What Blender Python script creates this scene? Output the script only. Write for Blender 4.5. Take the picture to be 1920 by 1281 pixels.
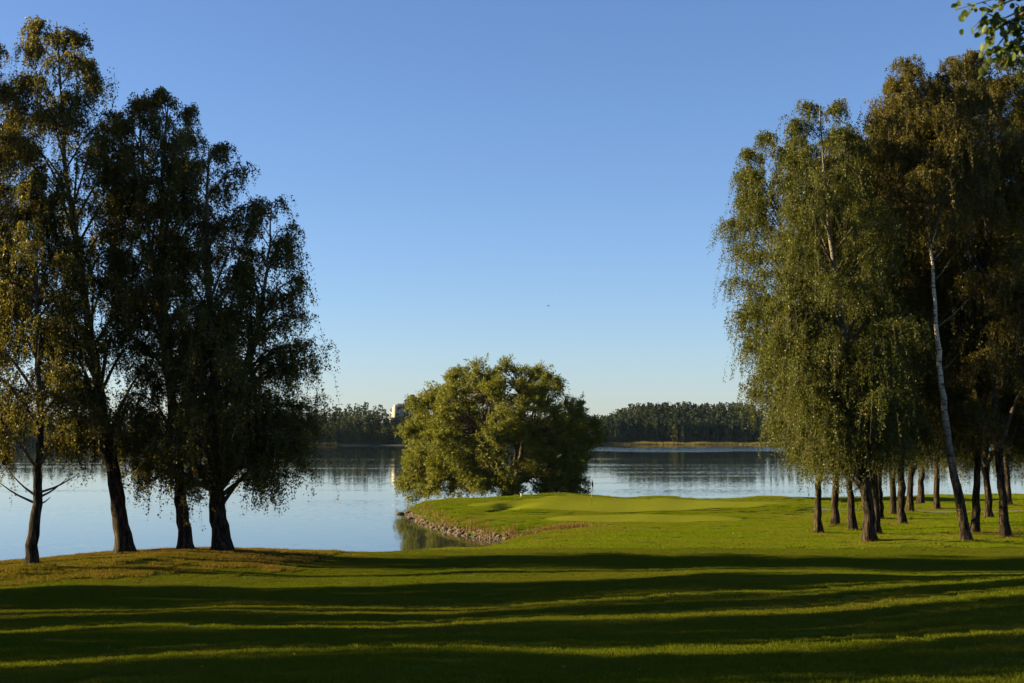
import bpy, bmesh, math, random
import numpy as np
from mathutils import Vector, Matrix

# ------------------------------------------------------------------ camera, sky, sun, exposure
scene = bpy.context.scene
for o in list(bpy.data.objects):
    bpy.data.objects.remove(o)
COL = scene.collection
EYE = 6.5
cam_data = bpy.data.cameras.new('camera')
cam_data.lens = 50.0
cam_data.sensor_width = 36.0
cam_data.clip_start = 0.1
cam_data.clip_end = 8000.0
cam_data.dof.use_dof = True
cam_data.dof.focus_distance = 85.0
cam_data.dof.aperture_fstop = 3.5
cam = bpy.data.objects.new('camera', cam_data)
COL.objects.link(cam)
cam.location = (0, 0, EYE)
cam.rotation_euler = (math.radians(90 + 3.79), 0, 0)
scene.camera = cam

SUN_EL, SUN_BACK = math.radians(15.0), math.radians(4.5)      # low sun on the left, a little beyond the trees
world = bpy.data.worlds.new('World')
scene.world = world
world.use_nodes = True
wn = world.node_tree
sky = wn.nodes.new('ShaderNodeTexSky')
sky.sky_type = 'NISHITA'
sky.sun_disc = False
sky.sun_elevation = SUN_EL
sky.sun_rotation = math.radians(-90) + SUN_BACK
sky.air_density = 0.9
sky.dust_density = 0.3
sky.ozone_density = 4.0
tint = wn.nodes.new('ShaderNodeMix')                       # white balance of the whole sky, the same everywhere
tint.data_type = 'RGBA'; tint.blend_type = 'MULTIPLY'
tint.inputs[0].default_value = 1.0
tint.inputs[7].default_value = (1.0, 0.955, 1.05, 1)
wn.links.new(sky.outputs[0], tint.inputs[6])
wn.links.new(tint.outputs[2], wn.nodes['Background'].inputs[0])
wn.nodes['Background'].inputs[1].default_value = 0.05

sun_data = bpy.data.lights.new('sun', 'SUN')
sun_data.energy = 5.0
sun_data.angle = math.radians(0.5)
sun_data.color = (1.0, 0.82, 0.42)
sun = bpy.data.objects.new('sun', sun_data)
COL.objects.link(sun)
sun.rotation_euler = Vector((-math.cos(SUN_BACK) * math.cos(SUN_EL), math.sin(SUN_BACK) * math.cos(SUN_EL),
                             math.sin(SUN_EL))).to_track_quat('Z', 'Y').to_euler()
sun.location = (-200, 20, 80)

vs = scene.view_settings
vs.view_transform = 'Standard'
vs.look = 'None'
vs.gamma = 1.0
vs.use_curve_mapping = False
vs.exposure = 1.88
cy = scene.cycles
cy.max_bounces = 6
cy.diffuse_bounces = 2
cy.glossy_bounces = 3
cy.transmission_bounces = 3
cy.transparent_max_bounces = 4
cy.caustics_reflective = False
cy.caustics_refractive = False
cy.use_denoising = True

# ------------------------------------------------------------------ terrain function (lake level z = 0, camera looks along +Y)
SHORE = np.array([(-260, 40), (-150, 50), (-90, 56), (-50, 61), (-34, 63.5), (-25, 65.2), (-18, 66.5), (-13, 67.2), (-9.5, 67.8),
                  (-7, 69), (-4.6, 73.5), (-2.6, 79), (-0.9, 83.2), (0.9, 85.2), (2.2, 86.2), (1.2, 87.0), (-1.0, 88.6), (-3.3, 93.5),
                  (-5.3, 99.5), (-7.1, 108), (-8.2, 115), (-8.7, 120), (-8.8, 127), (-8.6, 133), (-6, 140), (-1, 143.5), (6, 143), (14, 142),
                  (22, 141), (28, 143), (38, 149), (52, 156), (75, 162), (110, 166), (260, 170), (260, -120), (-260, -120)], float)

def shore_dist(x, y):
    x = np.asarray(x, float); y = np.asarray(y, float)
    best = np.full(x.shape, 1e9); inside = np.zeros(x.shape, bool)
    n = len(SHORE)
    for i in range(n):
        ax, ay = SHORE[i]; bx, by = SHORE[(i + 1) % n]
        dx, dy = bx - ax, by - ay
        t = np.clip(((x - ax) * dx + (y - ay) * dy) / (dx * dx + dy * dy), 0, 1)
        best = np.minimum(best, np.hypot(x - ax - t * dx, y - ay - t * dy))
        cross = (ay > y) != (by > y)
        xi = ax + (y - ay) * dx / (dy if abs(dy) > 1e-9 else 1e-9)
        inside ^= cross & (x < xi)
    return np.where(inside, best, -best)

def sstep(a, b, t):
    t = np.clip((t - a) / (b - a), 0, 1)
    return t * t * (3 - 2 * t)

def gauss(x, y, cx, cy, sx, sy):
    return np.exp(-((x - cx) / sx) ** 2 - ((y - cy) / sy) ** 2)

PROF_Y = [-130, -30, 0, 10, 18, 24, 30, 40, 50, 58, 65, 80, 100, 115, 130, 145, 156, 175]
PROF_Z = [7.5, 5.6, 4.8, 4.05, 3.42, 2.95, 2.50, 1.88, 1.48, 1.3, 1.2, 1.15, 1.0, 0.9, 0.6, 0.32, 0.2, 0.15]
_py = np.linspace(-130, 175, 1221)
_pz = np.interp(_py, PROF_Y, PROF_Z)
_k = np.hanning(61); _k /= _k.sum()
_pz = np.convolve(np.pad(_pz, 30, mode='edge'), _k, 'valid')

def ground_z(x, y):
    x = np.asarray(x, float); y = np.asarray(y, float)
    z = np.interp(y, _py, _pz)
    near = 1 - sstep(30, 62, y)
    z = z + near * 0.046 * np.clip(x, -60, 60) * sstep(0, 14, y)                         # foreground falls to the left
    z = z + (1 - sstep(45, 72, y)) * (0.12 * np.sin(x * 0.25 + y * 0.11 + 0.6) + 0.045 * np.sin(x * 0.55 - y * 0.23 + 2.0))
    z = z + 0.03 * np.sin(x * 1.1 + y * 0.7) * np.sin(y * 0.9 - x * 0.3)
    # the mound that carries the birches on the left
    z = z + 0.42 * gauss(x, y, -13.8, 60.8, 5.6, 5.0) - 0.55 * gauss(x, y, -25, 58, 6.5, 7) + 0.18 * gauss(x, y, -17, 56, 4, 3)
    z = z + 0.26 * gauss(x, y, -17.9, 54.0, 1.0, 0.7) + 0.20 * gauss(x, y, -14.6, 55.8, 0.9, 0.6) - 0.12 * gauss(x, y, -20, 50, 9, 3)
    # the raised green on its spit
    pl = sstep(95, 112, y) * (1 - sstep(122, 134, y)) * (1 - sstep(26, 33, x))
    z = z + 0.17 * pl
    z = z + 0.62 * gauss(x, y, 4.3, 123, 4.6, 4) + 0.36 * gauss(x, y, 13, 124, 3.0, 4) + 0.42 * gauss(x, y, 22.3, 122, 2.8, 5) - 0.25 * gauss(x, y, 28, 122, 3, 8)
    z = z + 0.22 * gauss(x, y, -4, 121, 5, 6)
    z = z - 0.20 * gauss(x, y, 7, 100.5, 12, 2.6) + 0.16 * gauss(x, y, 10, 95.5, 8, 2.6)
    z = z + 0.22 * gauss(x, y, 18, 108, 5, 6)
    # grassy hollow with a sharp lip
    lip = (x + 1.9) - (y - 106) * 0.16
    z = z - 0.30 * sstep(-0.25, 0.35, lip) * (1 - sstep(0.4, 3.4, lip)) * sstep(102, 106, y) * (1 - sstep(113, 117, y))
    z = z - 0.80 * gauss(x, y, -2.2, 78.0, 4.2, 6.5)                                      # low bank at the head of the cove
    # hummocks under the trees on the right
    z = z + 0.10 * np.sin(x * 0.5 + 1.0) * np.sin(y * 0.33) * sstep(14, 20, x) * sstep(60, 72, y)
    d = shore_dist(x, y)
    w = 1.3 + 0.4 * sstep(-12, -4, x) * sstep(84, 92, y) * (1 - sstep(118, 128, y)) * (1 - sstep(2, 10, x))
    land = np.maximum(z, 0.12) * (1 - np.exp(-(np.maximum(d, 0) / w) ** 1.15))
    return np.where(d > 0, land, np.maximum(d * 0.35, -1.6))
# ---- end terrain

# ------------------------------------------------------------------ helpers
def tag(o, label=None, cat=None, group=None, kind=None):
    if label: o['label'] = label
    if cat: o['category'] = cat
    if group: o['group'] = group
    if kind: o['kind'] = kind
    return o

def empty(name, loc=(0, 0, 0), rz=0.0):
    o = bpy.data.objects.new(name, None)
    o.empty_display_size = 0.3
    COL.objects.link(o)
    o.location = loc
    o.rotation_euler = (0, 0, rz)
    return o

def link(name, me, parent=None):
    o = bpy.data.objects.new(name, me)
    COL.objects.link(o)
    if parent is not None:
        o.parent = parent
    return o

class MB:
    """collects vertices and faces (quads and triangles) for one mesh"""
    def __init__(self):
        self.v = []; self.q = []; self.t = []; self.n = 0
    def add(self, v, q=None, t=None):
        v = np.asarray(v, float).reshape(-1, 3)
        if q is not None and len(q): self.q.append(np.asarray(q, int).reshape(-1, 4) + self.n)
        if t is not None and len(t): self.t.append(np.asarray(t, int).reshape(-1, 3) + self.n)
        self.v.append(v); self.n += len(v)
    def mesh(self, name, mat, smooth=False):
        v = np.concatenate(self.v)
        q = np.concatenate(self.q) if self.q else np.zeros((0, 4), int)
        t = np.concatenate(self.t) if self.t else np.zeros((0, 3), int)
        me = bpy.data.meshes.new(name)
        me.vertices.add(len(v)); me.vertices.foreach_set('co', v.astype(np.float32).ravel())
        nl = q.size + t.size
        me.loops.add(nl); me.loops.foreach_set('vertex_index', np.concatenate([q.ravel(), t.ravel()]).astype(np.int32))
        me.polygons.add(len(q) + len(t))
        me.polygons.foreach_set('loop_start', np.concatenate([np.arange(len(q)) * 4, q.size + np.arange(len(t)) * 3]).astype(np.int32))
        me.update(calc_edges=True)
        if smooth:
            me.polygons.foreach_set('use_smooth', np.ones(len(me.polygons), bool))
        me.materials.append(mat)
        return me
    def tube(self, pts, rad, sides=6, cap=True, roots=None):
        pts = np.asarray(pts, float); rad = np.asarray(rad, float); n = len(pts)
        tan = np.gradient(pts, axis=0); tan /= np.linalg.norm(tan, axis=1)[:, None] + 1e-9
        ref = np.array([0.0, 1.0, 0.0]) if abs(tan[0, 1]) < 0.8 else np.array([1.0, 0, 0])
        a = np.cross(tan, ref); a /= np.linalg.norm(a, axis=1)[:, None] + 1e-9
        b = np.cross(tan, a)
        th = np.arange(sides) * 2 * np.pi / sides
        ring = pts[:, None] + rad[:, None, None] * (np.cos(th)[None, :, None] * a[:, None] + np.sin(th)[None, :, None] * b[:, None])
        if roots is not None:                                  # buttressed foot and an uneven stem
            zz = pts[:, 2, None] - pts[1, 2]
            k = 1 + 0.16 * np.exp(-np.maximum(zz, 0) / 0.45) * np.sin(5 * th[None] + roots) + 0.05 * np.sin(2 * th[None] + 1.7 * zz + roots) + 0.035 * np.sin(3 * th[None] - 3.1 * zz)
            ring = pts[:, None] + (ring - pts[:, None]) * k[..., None]
        i = np.arange(n - 1)[:, None] * sides; j = np.arange(sides)[None]; k = (j + 1) % sides
        q = np.stack([i + j, i + k, i + sides + k, i + sides + j], -1).reshape(-1, 4)
        v = ring.reshape(-1, 3); t = []
        if cap:
            v = np.concatenate([v, pts[-1:]])
            t = [((n - 1) * sides + x, (n - 1) * sides + (x + 1) % sides, n * sides) for x in range(sides)]
        self.add(v, q, t)
    def box(self, c, s, rz=0.0):
        cx, cy_, cz = c; sx, sy, sz = [k / 2 for k in s]
        p = np.array([(x, y, z) for z in (-sz, sz) for y in (-sy, sy) for x in (-sx, sx)])
        ca, sa = math.cos(rz), math.sin(rz)
        p = np.stack([p[:, 0] * ca - p[:, 1] * sa + cx, p[:, 0] * sa + p[:, 1] * ca + cy_, p[:, 2] + cz], -1)
        self.add(p, [(0, 2, 3, 1), (4, 5, 7, 6), (0, 1, 5, 4), (2, 6, 7, 3), (0, 4, 6, 2), (1, 3, 7, 5)])

def curve(ctrl, n):
    """smooth path through control points"""
    c = np.asarray(ctrl, float)
    if len(c) == 2:
        return c[0] + (c[1] - c[0]) * np.linspace(0, 1, n)[:, None]
    p = np.vstack([2 * c[0] - c[1], c, 2 * c[-1] - c[-2]])
    out = []
    for u in np.linspace(0, len(c) - 1 - 1e-6, n):
        i = int(u); t = u - i
        a, b, d, e = p[i], p[i + 1], p[i + 2], p[i + 3]
        out.append(0.5 * (2 * b + (d - a) * t + (2 * a - 5 * b + 4 * d - e) * t * t + (3 * b - a - 3 * d + e) * t ** 3))
    return np.array(out)

# ------------------------------------------------------------------ materials
def new_mat(name):
    m = bpy.data.materials.new(name); m.use_nodes = True
    nt = m.node_tree; nt.nodes.clear()
    out = nt.nodes.new('ShaderNodeOutputMaterial')
    return m, nt, out

def nd(nt, t, **kw):
    n = nt.nodes.new(t)
    for k, v in kw.items():
        setattr(n, k, v)
    return n

def noise(nt, vec, scale, detail=4.0, rough=0.55):
    n = nd(nt, 'ShaderNodeTexNoise'); n.inputs['Scale'].default_value = scale
    n.inputs['Detail'].default_value = detail; n.inputs['Roughness'].default_value = rough
    if vec is not None: nt.links.new(vec, n.inputs['Vector'])
    return n

def mapping(nt, vec, scale):
    m = nd(nt, 'ShaderNodeMapping'); m.inputs['Scale'].default_value = scale
    nt.links.new(vec, m.inputs['Vector']); return m.outputs[0]

def ramp(nt, fac, stops):
    r = nd(nt, 'ShaderNodeValToRGB')
    while len(r.color_ramp.elements) < len(stops): r.color_ramp.elements.new(0.5)
    for e, (p, c) in zip(r.color_ramp.elements, stops):
        e.position = p; e.color = (*c, 1) if len(c) == 3 else c
    nt.links.new(fac, r.inputs[0]); return r.outputs[0]

def mixc(nt, fac, a, b):
    m = nd(nt, 'ShaderNodeMix', data_type='RGBA')
    if isinstance(fac, float): m.inputs[0].default_value = fac
    else: nt.links.new(fac, m.inputs[0])
    for s, k in ((a, 6), (b, 7)):
        if isinstance(s, tuple): m.inputs[k].default_value = (*s, 1)
        else: nt.links.new(s, m.inputs[k])
    return m.outputs[2]

def leaf_mat(name, stops, trans=0.42, rough=0.5, spec=0.25, dry=None):
    m, nt, out = new_mat(name)
    g = nd(nt, 'ShaderNodeNewGeometry')
    col = ramp(nt, g.outputs['Random Per Island'], stops)
    if dry:                                                    # drier and lusher patches of turf
        big = noise(nt, mapping(nt, g.outputs['Position'], (0.7, 1, 1)), 0.16, 5, 0.65)
        fine = noise(nt, g.outputs['Position'], 1.3, 4, 0.7)
        sm = nd(nt, 'ShaderNodeMath', operation='MULTIPLY_ADD'); nt.links.new(fine.outputs[0], sm.inputs[0]); sm.inputs[1].default_value = 0.5; nt.links.new(big.outputs[0], sm.inputs[2])
        col = mixc(nt, ramp(nt, sm.outputs[0], [(0.66, (0, 0, 0)), (0.92, (0.8, 0.8, 0.8))]), col, dry)
    p = nd(nt, 'ShaderNodeBsdfPrincipled'); nt.links.new(col, p.inputs['Base Color'])
    p.inputs['Roughness'].default_value = rough; p.inputs['Specular IOR Level'].default_value = spec
    t = nd(nt, 'ShaderNodeBsdfTranslucent')
    warm = nd(nt, 'ShaderNodeMix', data_type='RGBA', blend_type='MULTIPLY'); warm.inputs[0].default_value = 1
    nt.links.new(col, warm.inputs[6]); warm.inputs[7].default_value = (1.15, 1.1, 0.5, 1)
    nt.links.new(warm.outputs[2], t.inputs[0])
    mx = nd(nt, 'ShaderNodeMixShader'); mx.inputs[0].default_value = trans
    nt.links.new(p.outputs[0], mx.inputs[1]); nt.links.new(t.outputs[0], mx.inputs[2])
    nt.links.new(mx.outputs[0], out.inputs[0])
    return m

def simple_mat(name, c1, c2=None, scale=4.0, rough=0.8, bump=0.0, spec=0.3, stretch=(1, 1, 1)):
    m, nt, out = new_mat(name)
    p = nd(nt, 'ShaderNodeBsdfPrincipled'); p.inputs['Roughness'].default_value = rough
    p.inputs['Specular IOR Level'].default_value = spec
    tc = nd(nt, 'ShaderNodeTexCoord')
    n = noise(nt, mapping(nt, tc.outputs['Object'], stretch), scale, 5)
    nt.links.new(ramp(nt, n.outputs[0], [(0.35, c1), (0.65, c2 or tuple(k * 0.8 for k in c1))]), p.inputs['Base Color'])
    if bump:
        b = nd(nt, 'ShaderNodeBump'); b.inputs['Strength'].default_value = 1; b.inputs['Distance'].default_value = bump
        nt.links.new(n.outputs[0], b.inputs['Height']); nt.links.new(b.outputs[0], p.inputs['Normal'])
    nt.links.new(p.outputs[0], out.inputs[0])
    return m

def bark_birch(name, white_from, white_to, pale_k):
    """furrowed dark bark near the foot, white with dark scars above"""
    m, nt, out = new_mat(name)
    tc = nd(nt, 'ShaderNodeTexCoord')
    ob = tc.outputs['Object']
    sx = nd(nt, 'ShaderNodeSeparateXYZ'); nt.links.new(ob, sx.inputs[0])
    big = noise(nt, mapping(nt, ob, (1, 1, 0.25)), 3.0, 4)
    add = nd(nt, 'ShaderNodeMath', operation='MULTIPLY_ADD'); nt.links.new(big.outputs[0], add.inputs[0])
    add.inputs[1].default_value = 4.0; nt.links.new(sx.outputs[2], add.inputs[2])
    mr = nd(nt, 'ShaderNodeMapRange'); mr.inputs[1].default_value = white_from + 2; mr.inputs[2].default_value = white_to + 2
    nt.links.new(add.outputs[0], mr.inputs[0])
    furrow = noise(nt, mapping(nt, ob, (1, 1, 0.16)), 11, 6, 0.75)
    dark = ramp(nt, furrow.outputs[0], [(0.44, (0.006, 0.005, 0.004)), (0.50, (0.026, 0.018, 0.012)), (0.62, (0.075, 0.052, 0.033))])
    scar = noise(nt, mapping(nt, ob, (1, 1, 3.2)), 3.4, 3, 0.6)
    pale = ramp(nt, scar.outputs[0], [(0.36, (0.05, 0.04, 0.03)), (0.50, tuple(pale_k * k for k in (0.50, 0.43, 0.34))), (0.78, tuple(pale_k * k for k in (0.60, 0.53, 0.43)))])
    p = nd(nt, 'ShaderNodeBsdfPrincipled'); p.inputs['Roughness'].default_value = 0.9; p.inputs['Specular IOR Level'].default_value = 0.08
    nt.links.new(mixc(nt, mr.outputs[0], dark, pale), p.inputs['Base Color'])
    b = nd(nt, 'ShaderNodeBump'); b.inputs['Distance'].default_value = 0.03
    nt.links.new(furrow.outputs[0], b.inputs['Height']); nt.links.new(b.outputs[0], p.inputs['Normal'])
    nt.links.new(p.outputs[0], out.inputs[0])
    return m

M = {}
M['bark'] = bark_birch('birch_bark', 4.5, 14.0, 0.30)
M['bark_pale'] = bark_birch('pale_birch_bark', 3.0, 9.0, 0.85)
M['branch'] = simple_mat('branch_bark', (0.045, 0.032, 0.022), (0.09, 0.07, 0.05), 9, 0.85)
M['willow_bark'] = simple_mat('willow_bark', (0.06, 0.042, 0.028), (0.14, 0.10, 0.07), 7, 0.9, 0.04, stretch=(1, 1, 0.25))
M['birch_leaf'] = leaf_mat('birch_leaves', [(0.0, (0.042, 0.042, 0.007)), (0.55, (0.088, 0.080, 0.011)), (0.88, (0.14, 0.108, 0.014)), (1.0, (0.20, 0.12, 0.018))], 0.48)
M['birch_leaf_suntint'] = leaf_mat('sun_tinted_birch_leaves', [(0.0, (0.040, 0.044, 0.007)), (0.5, (0.085, 0.080, 0.011)), (0.85, (0.14, 0.11, 0.014)), (1.0, (0.22, 0.14, 0.02))], 0.5)  # sun on the left crowns is put into this brighter leaf colour
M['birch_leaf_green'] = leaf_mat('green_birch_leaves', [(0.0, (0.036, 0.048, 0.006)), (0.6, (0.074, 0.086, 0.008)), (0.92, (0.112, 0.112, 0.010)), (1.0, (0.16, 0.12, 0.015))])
M['willow_leaf'] = leaf_mat('willow_leaves', [(0.0, (0.085, 0.098, 0.016)), (0.6, (0.145, 0.152, 0.022)), (1.0, (0.20, 0.19, 0.04))], 0.40)
M['near_leaf'] = leaf_mat('alder_leaves', [(0.0, (0.035, 0.052, 0.008)), (0.7, (0.062, 0.085, 0.013)), (1.0, (0.11, 0.10, 0.02))], 0.38)
M['far_conifer'] = leaf_mat('far_conifer_needles', [(0.0, (0.020, 0.028, 0.014)), (1.0, (0.040, 0.050, 0.022))], 0.1, 0.9, 0.1)
M['far_leaf'] = leaf_mat('far_broadleaf', [(0.0, (0.035, 0.045, 0.014)), (1.0, (0.075, 0.078, 0.022))], 0.25, 0.9, 0.1)
M['far_birch'] = leaf_mat('far_birch_leaves', [(0.0, (0.055, 0.058, 0.016)), (1.0, (0.11, 0.095, 0.025))], 0.3, 0.9, 0.1)
M['blade'] = leaf_mat('grass_blades', [(0.0, (0.046, 0.066, 0.005)), (0.6, (0.080, 0.102, 0.005)), (0.93, (0.122, 0.130, 0.006)), (1.0, (0.16, 0.14, 0.02))], 0.35, 0.8, 0.03, (0.105, 0.10, 0.012))
M['blade_lawn'] = leaf_mat('lawn_blades', [(0.0, (0.074, 0.112, 0.003)), (0.6, (0.116, 0.158, 0.003)), (1.0, (0.16, 0.175, 0.008))], 0.35, 0.8, 0.03, (0.145, 0.135, 0.020))
M['blade_dry'] = leaf_mat('dry_blades', [(0.0, (0.07, 0.075, 0.006)), (0.5, (0.12, 0.105, 0.010)), (1.0, (0.20, 0.145, 0.03))], 0.3, 0.8, 0.03, (0.19, 0.11, 0.03))
M['straw'] = leaf_mat('straw', [(0.0, (0.09, 0.06, 0.014)), (0.5, (0.15, 0.09, 0.025)), (1.0, (0.24, 0.15, 0.05))], 0.3, 0.7, 0.2)
M['reed'] = leaf_mat('reeds', [(0.0, (0.12, 0.10, 0.035)), (1.0, (0.22, 0.17, 0.06))], 0.25, 0.8, 0.1)
M['rock'] = simple_mat('shore_stone', (0.15, 0.10, 0.070), (0.035, 0.025, 0.018), 2.0, 0.85, 0.03)
M['path'] = simple_mat('path_gravel', (0.13, 0.115, 0.085), (0.10, 0.09, 0.065), 6, 0.95, 0.01)

def ground_mat(name, a, b, dry, relief):
    m, nt, out = new_mat(name)
    tc = nd(nt, 'ShaderNodeTexCoord'); ob = tc.outputs['Object']
    n1 = noise(nt, ob, 0.35, 5); n2 = noise(nt, ob, 6.0, 6, 0.7); n3 = noise(nt, mapping(nt, ob, (0.6, 1, 1)), 0.09, 3)
    c = ramp(nt, n2.outputs[0], [(0.3, a), (0.7, b)])
    c = mixc(nt, ramp(nt, n1.outputs[0], [(0.45, (0, 0, 0)), (0.75, (0.55, 0.55, 0.55))]), c, dry)
    p = nd(nt, 'ShaderNodeBsdfPrincipled'); p.inputs['Roughness'].default_value = 0.95; p.inputs['Specular IOR Level'].default_value = 0.02
    nt.links.new(c, p.inputs['Base Color'])
    # blades stand up: tilt the shading normal as the turf does
    nz = noise(nt, ob, 22.0, 3, 0.7)
    sub = nd(nt, 'ShaderNodeVectorMath', operation='SUBTRACT'); nt.links.new(nz.outputs[1], sub.inputs[0]); sub.inputs[1].default_value = (0.5, 0.5, 0.5)
    sc = nd(nt, 'ShaderNodeVectorMath', operation='SCALE'); nt.links.new(sub.outputs[0], sc.inputs[0]); sc.inputs['Scale'].default_value = relief
    g = nd(nt, 'ShaderNodeNewGeometry')
    ad = nd(nt, 'ShaderNodeVectorMath', operation='ADD'); nt.links.new(g.outputs['Normal'], ad.inputs[0]); nt.links.new(sc.outputs[0], ad.inputs[1])
    no = nd(nt, 'ShaderNodeVectorMath', operation='NORMALIZE'); nt.links.new(ad.outputs[0], no.inputs[0])
    nt.links.new(no.outputs[0], p.inputs['Normal'])
    nt.links.new(p.outputs[0], out.inputs[0])
    return m
M['turf'] = ground_mat('turf', (0.036, 0.050, 0.005), (0.062, 0.080, 0.005), (0.115, 0.12, 0.006), 3.0)
M['green'] = ground_mat('putting_turf', (0.132, 0.146, 0.006), (0.155, 0.163, 0.008), (0.17, 0.168, 0.011), 2.7)
M['far_soil'] = simple_mat('far_soil', (0.022, 0.024, 0.010), (0.014, 0.016, 0.008), 0.1, 0.95)

def water_mat():
    m, nt, out = new_mat('lake_water')
    tc = nd(nt, 'ShaderNodeTexCoord'); ob = tc.outputs['Object']
    p = nd(nt, 'ShaderNodeBsdfPrincipled')
    p.inputs['Base Color'].default_value = (0.012, 0.020, 0.022, 1)
    p.inputs['Roughness'].default_value = 0.03; p.inputs['IOR'].default_value = 1.33
    # wind lanes: long streaks across the lake where the surface is ruffled
    lane = noise(nt, mapping(nt, ob, (0.010, 0.055, 1)), 1.0, 3, 0.5)
    lane2 = noise(nt, mapping(nt, ob, (0.0022, 0.012, 1)), 1.0, 3, 0.5)
    s = nd(nt, 'ShaderNodeMath', operation='ADD'); nt.links.new(lane.outputs[0], s.inputs[0]); nt.links.new(lane2.outputs[0], s.inputs[1])
    amp = nd(nt, 'ShaderNodeMapRange'); amp.interpolation_type = 'SMOOTHSTEP'
    amp.inputs[1].default_value = 0.98; amp.inputs[2].default_value = 1.12; amp.inputs[3].default_value = 0.014; amp.inputs[4].default_value = 0.062
    nt.links.new(s.outputs[0], amp.inputs[0])
    # one broad ruffled lane well out, near the far shore on the right
    sp = nd(nt, 'ShaderNodeSeparateXYZ'); nt.links.new(ob, sp.inputs[0])
    wob = noise(nt, mapping(nt, ob, (0.02, 0.004, 1)), 1.0, 2, 0.5)
    yy = nd(nt, 'ShaderNodeMath', operation='MULTIPLY_ADD'); nt.links.new(wob.outputs[0], yy.inputs[0]); yy.inputs[1].default_value = 160; nt.links.new(sp.outputs[1], yy.inputs[2])
    lo = nd(nt, 'ShaderNodeMapRange'); lo.interpolation_type = 'SMOOTHSTEP'; lo.inputs[1].default_value = 650; lo.inputs[2].default_value = 672
    hi = nd(nt, 'ShaderNodeMapRange'); hi.interpolation_type = 'SMOOTHSTEP'; hi.inputs[1].default_value = 880; hi.inputs[2].default_value = 905; hi.inputs[3].default_value = 1.0; hi.inputs[4].default_value = 0.0
    rx = nd(nt, 'ShaderNodeMapRange'); rx.interpolation_type = 'SMOOTHSTEP'; rx.inputs[1].default_value = 15; rx.inputs[2].default_value = 60
    nt.links.new(yy.outputs[0], lo.inputs[0]); nt.links.new(yy.outputs[0], hi.inputs[0]); nt.links.new(sp.outputs[0], rx.inputs[0])
    m1 = nd(nt, 'ShaderNodeMath', operation='MULTIPLY'); nt.links.new(lo.outputs[0], m1.inputs[0]); nt.links.new(hi.outputs[0], m1.inputs[1])
    m2 = nd(nt, 'ShaderNodeMath', operation='MULTIPLY'); nt.links.new(m1.outputs[0], m2.inputs[0]); nt.links.new(rx.outputs[0], m2.inputs[1])
    am = nd(nt, 'ShaderNodeMath', operation='MULTIPLY_ADD'); nt.links.new(m2.outputs[0], am.inputs[0]); am.inputs[1].default_value = 0.30; nt.links.new(amp.outputs[0], am.inputs[2])
    amp = am
    r1 = noise(nt, mapping(nt, ob, (0.8, 1.6, 1)), 2.2, 2, 0.5)
    r2 = noise(nt, mapping(nt, ob, (0.5, 1.5, 1)), 0.45, 2, 0.5)
    ws = nd(nt, 'ShaderNodeVectorMath', operation='ADD'); nt.links.new(r1.outputs[1], ws.inputs[0])
    r2s = nd(nt, 'ShaderNodeVectorMath', operation='MULTIPLY_ADD'); nt.links.new(r2.outputs[1], r2s.inputs[0]); r2s.inputs[1].default_value = (0.12, 0.12, 0.12); r2s.inputs[2].default_value = (0.44, 0.44, 0.44)
    nt.links.new(r2s.outputs[0], ws.inputs[1])
    sub = nd(nt, 'ShaderNodeVectorMath', operation='SUBTRACT'); nt.links.new(ws.outputs[0], sub.inputs[0]); sub.inputs[1].default_value = (1, 1, 1)
    sc = nd(nt, 'ShaderNodeVectorMath', operation='SCALE'); nt.links.new(sub.outputs[0], sc.inputs[0]); nt.links.new(amp.outputs[0], sc.inputs['Scale'])
    fl = nd(nt, 'ShaderNodeVectorMath', operation='MULTIPLY'); nt.links.new(sc.outputs[0], fl.inputs[0]); fl.inputs[1].default_value = (0.5, 1, 0)
    ad = nd(nt, 'ShaderNodeVectorMath', operation='ADD'); nt.links.new(fl.outputs[0], ad.inputs[0]); ad.inputs[1].default_value = (0, 0, 1)
    no = nd(nt, 'ShaderNodeVectorMath', operation='NORMALIZE'); nt.links.new(ad.outputs[0], no.inputs[0])
    nt.links.new(no.outputs[0], p.inputs['Normal'])
    nt.links.new(p.outputs[0], out.inputs[0])
    return m
M['water'] = water_mat()

# ------------------------------------------------------------------ the setting: ground, lake, far shore
def axis(lo, hi, fine_lo, fine_hi, fine, coarse):
    a = np.arange(fine_lo, fine_hi + 1e-6, fine)
    left = np.arange(lo, fine_lo, coarse); right = np.arange(fine_hi + coarse, hi + 1e-6, coarse)
    return np.concatenate([left, a, right])

def height_sheet(xs, ys, f, keep=None, lift=0.0):
    X, Y = np.meshgrid(xs, ys)
    Z = f(X, Y) + lift
    nx = len(xs)
    i = (np.arange(len(ys) - 1)[:, None] * nx + np.arange(nx - 1)[None])
    q = np.stack([i, i + 1, i + nx + 1, i + nx], -1).reshape(-1, 4)
    v = np.stack([X, Y, Z], -1).reshape(-1, 3)
    if keep is not None:
        c = v[q].mean(1)
        q = q[keep(c[:, 0], c[:, 1])]
        used = np.unique(q); remap = np.zeros(len(v), int); remap[used] = np.arange(len(used))
        v = v[used]; q = remap[q]
    mb = MB(); mb.add(v, q)
    return mb

g_me = height_sheet(axis(-260, 260, -46, 56, 0.45, 5.0), axis(-120, 176, 12, 142, 0.45, 4.0), ground_z).mesh('ground', M['turf'], True)
tag(link('ground', g_me), kind='structure')

w = MB(); w.add([(-1480, 20, 0), (1480, 20, 0), (1480, 1600, 0), (-1480, 1600, 0)], [(0, 1, 2, 3)])
tag(link('lake_water', w.mesh('lake_water', M['water'])), kind='structure')

def far_shore_y(x):
    x = np.asarray(x, float)
    return 962 + 85 * sstep(-20, 60, x) + 5 * np.sin(x * 0.045) + 3 * np.sin(x * 0.13 + 1) - 50 * sstep(-160, -420, x)

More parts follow.
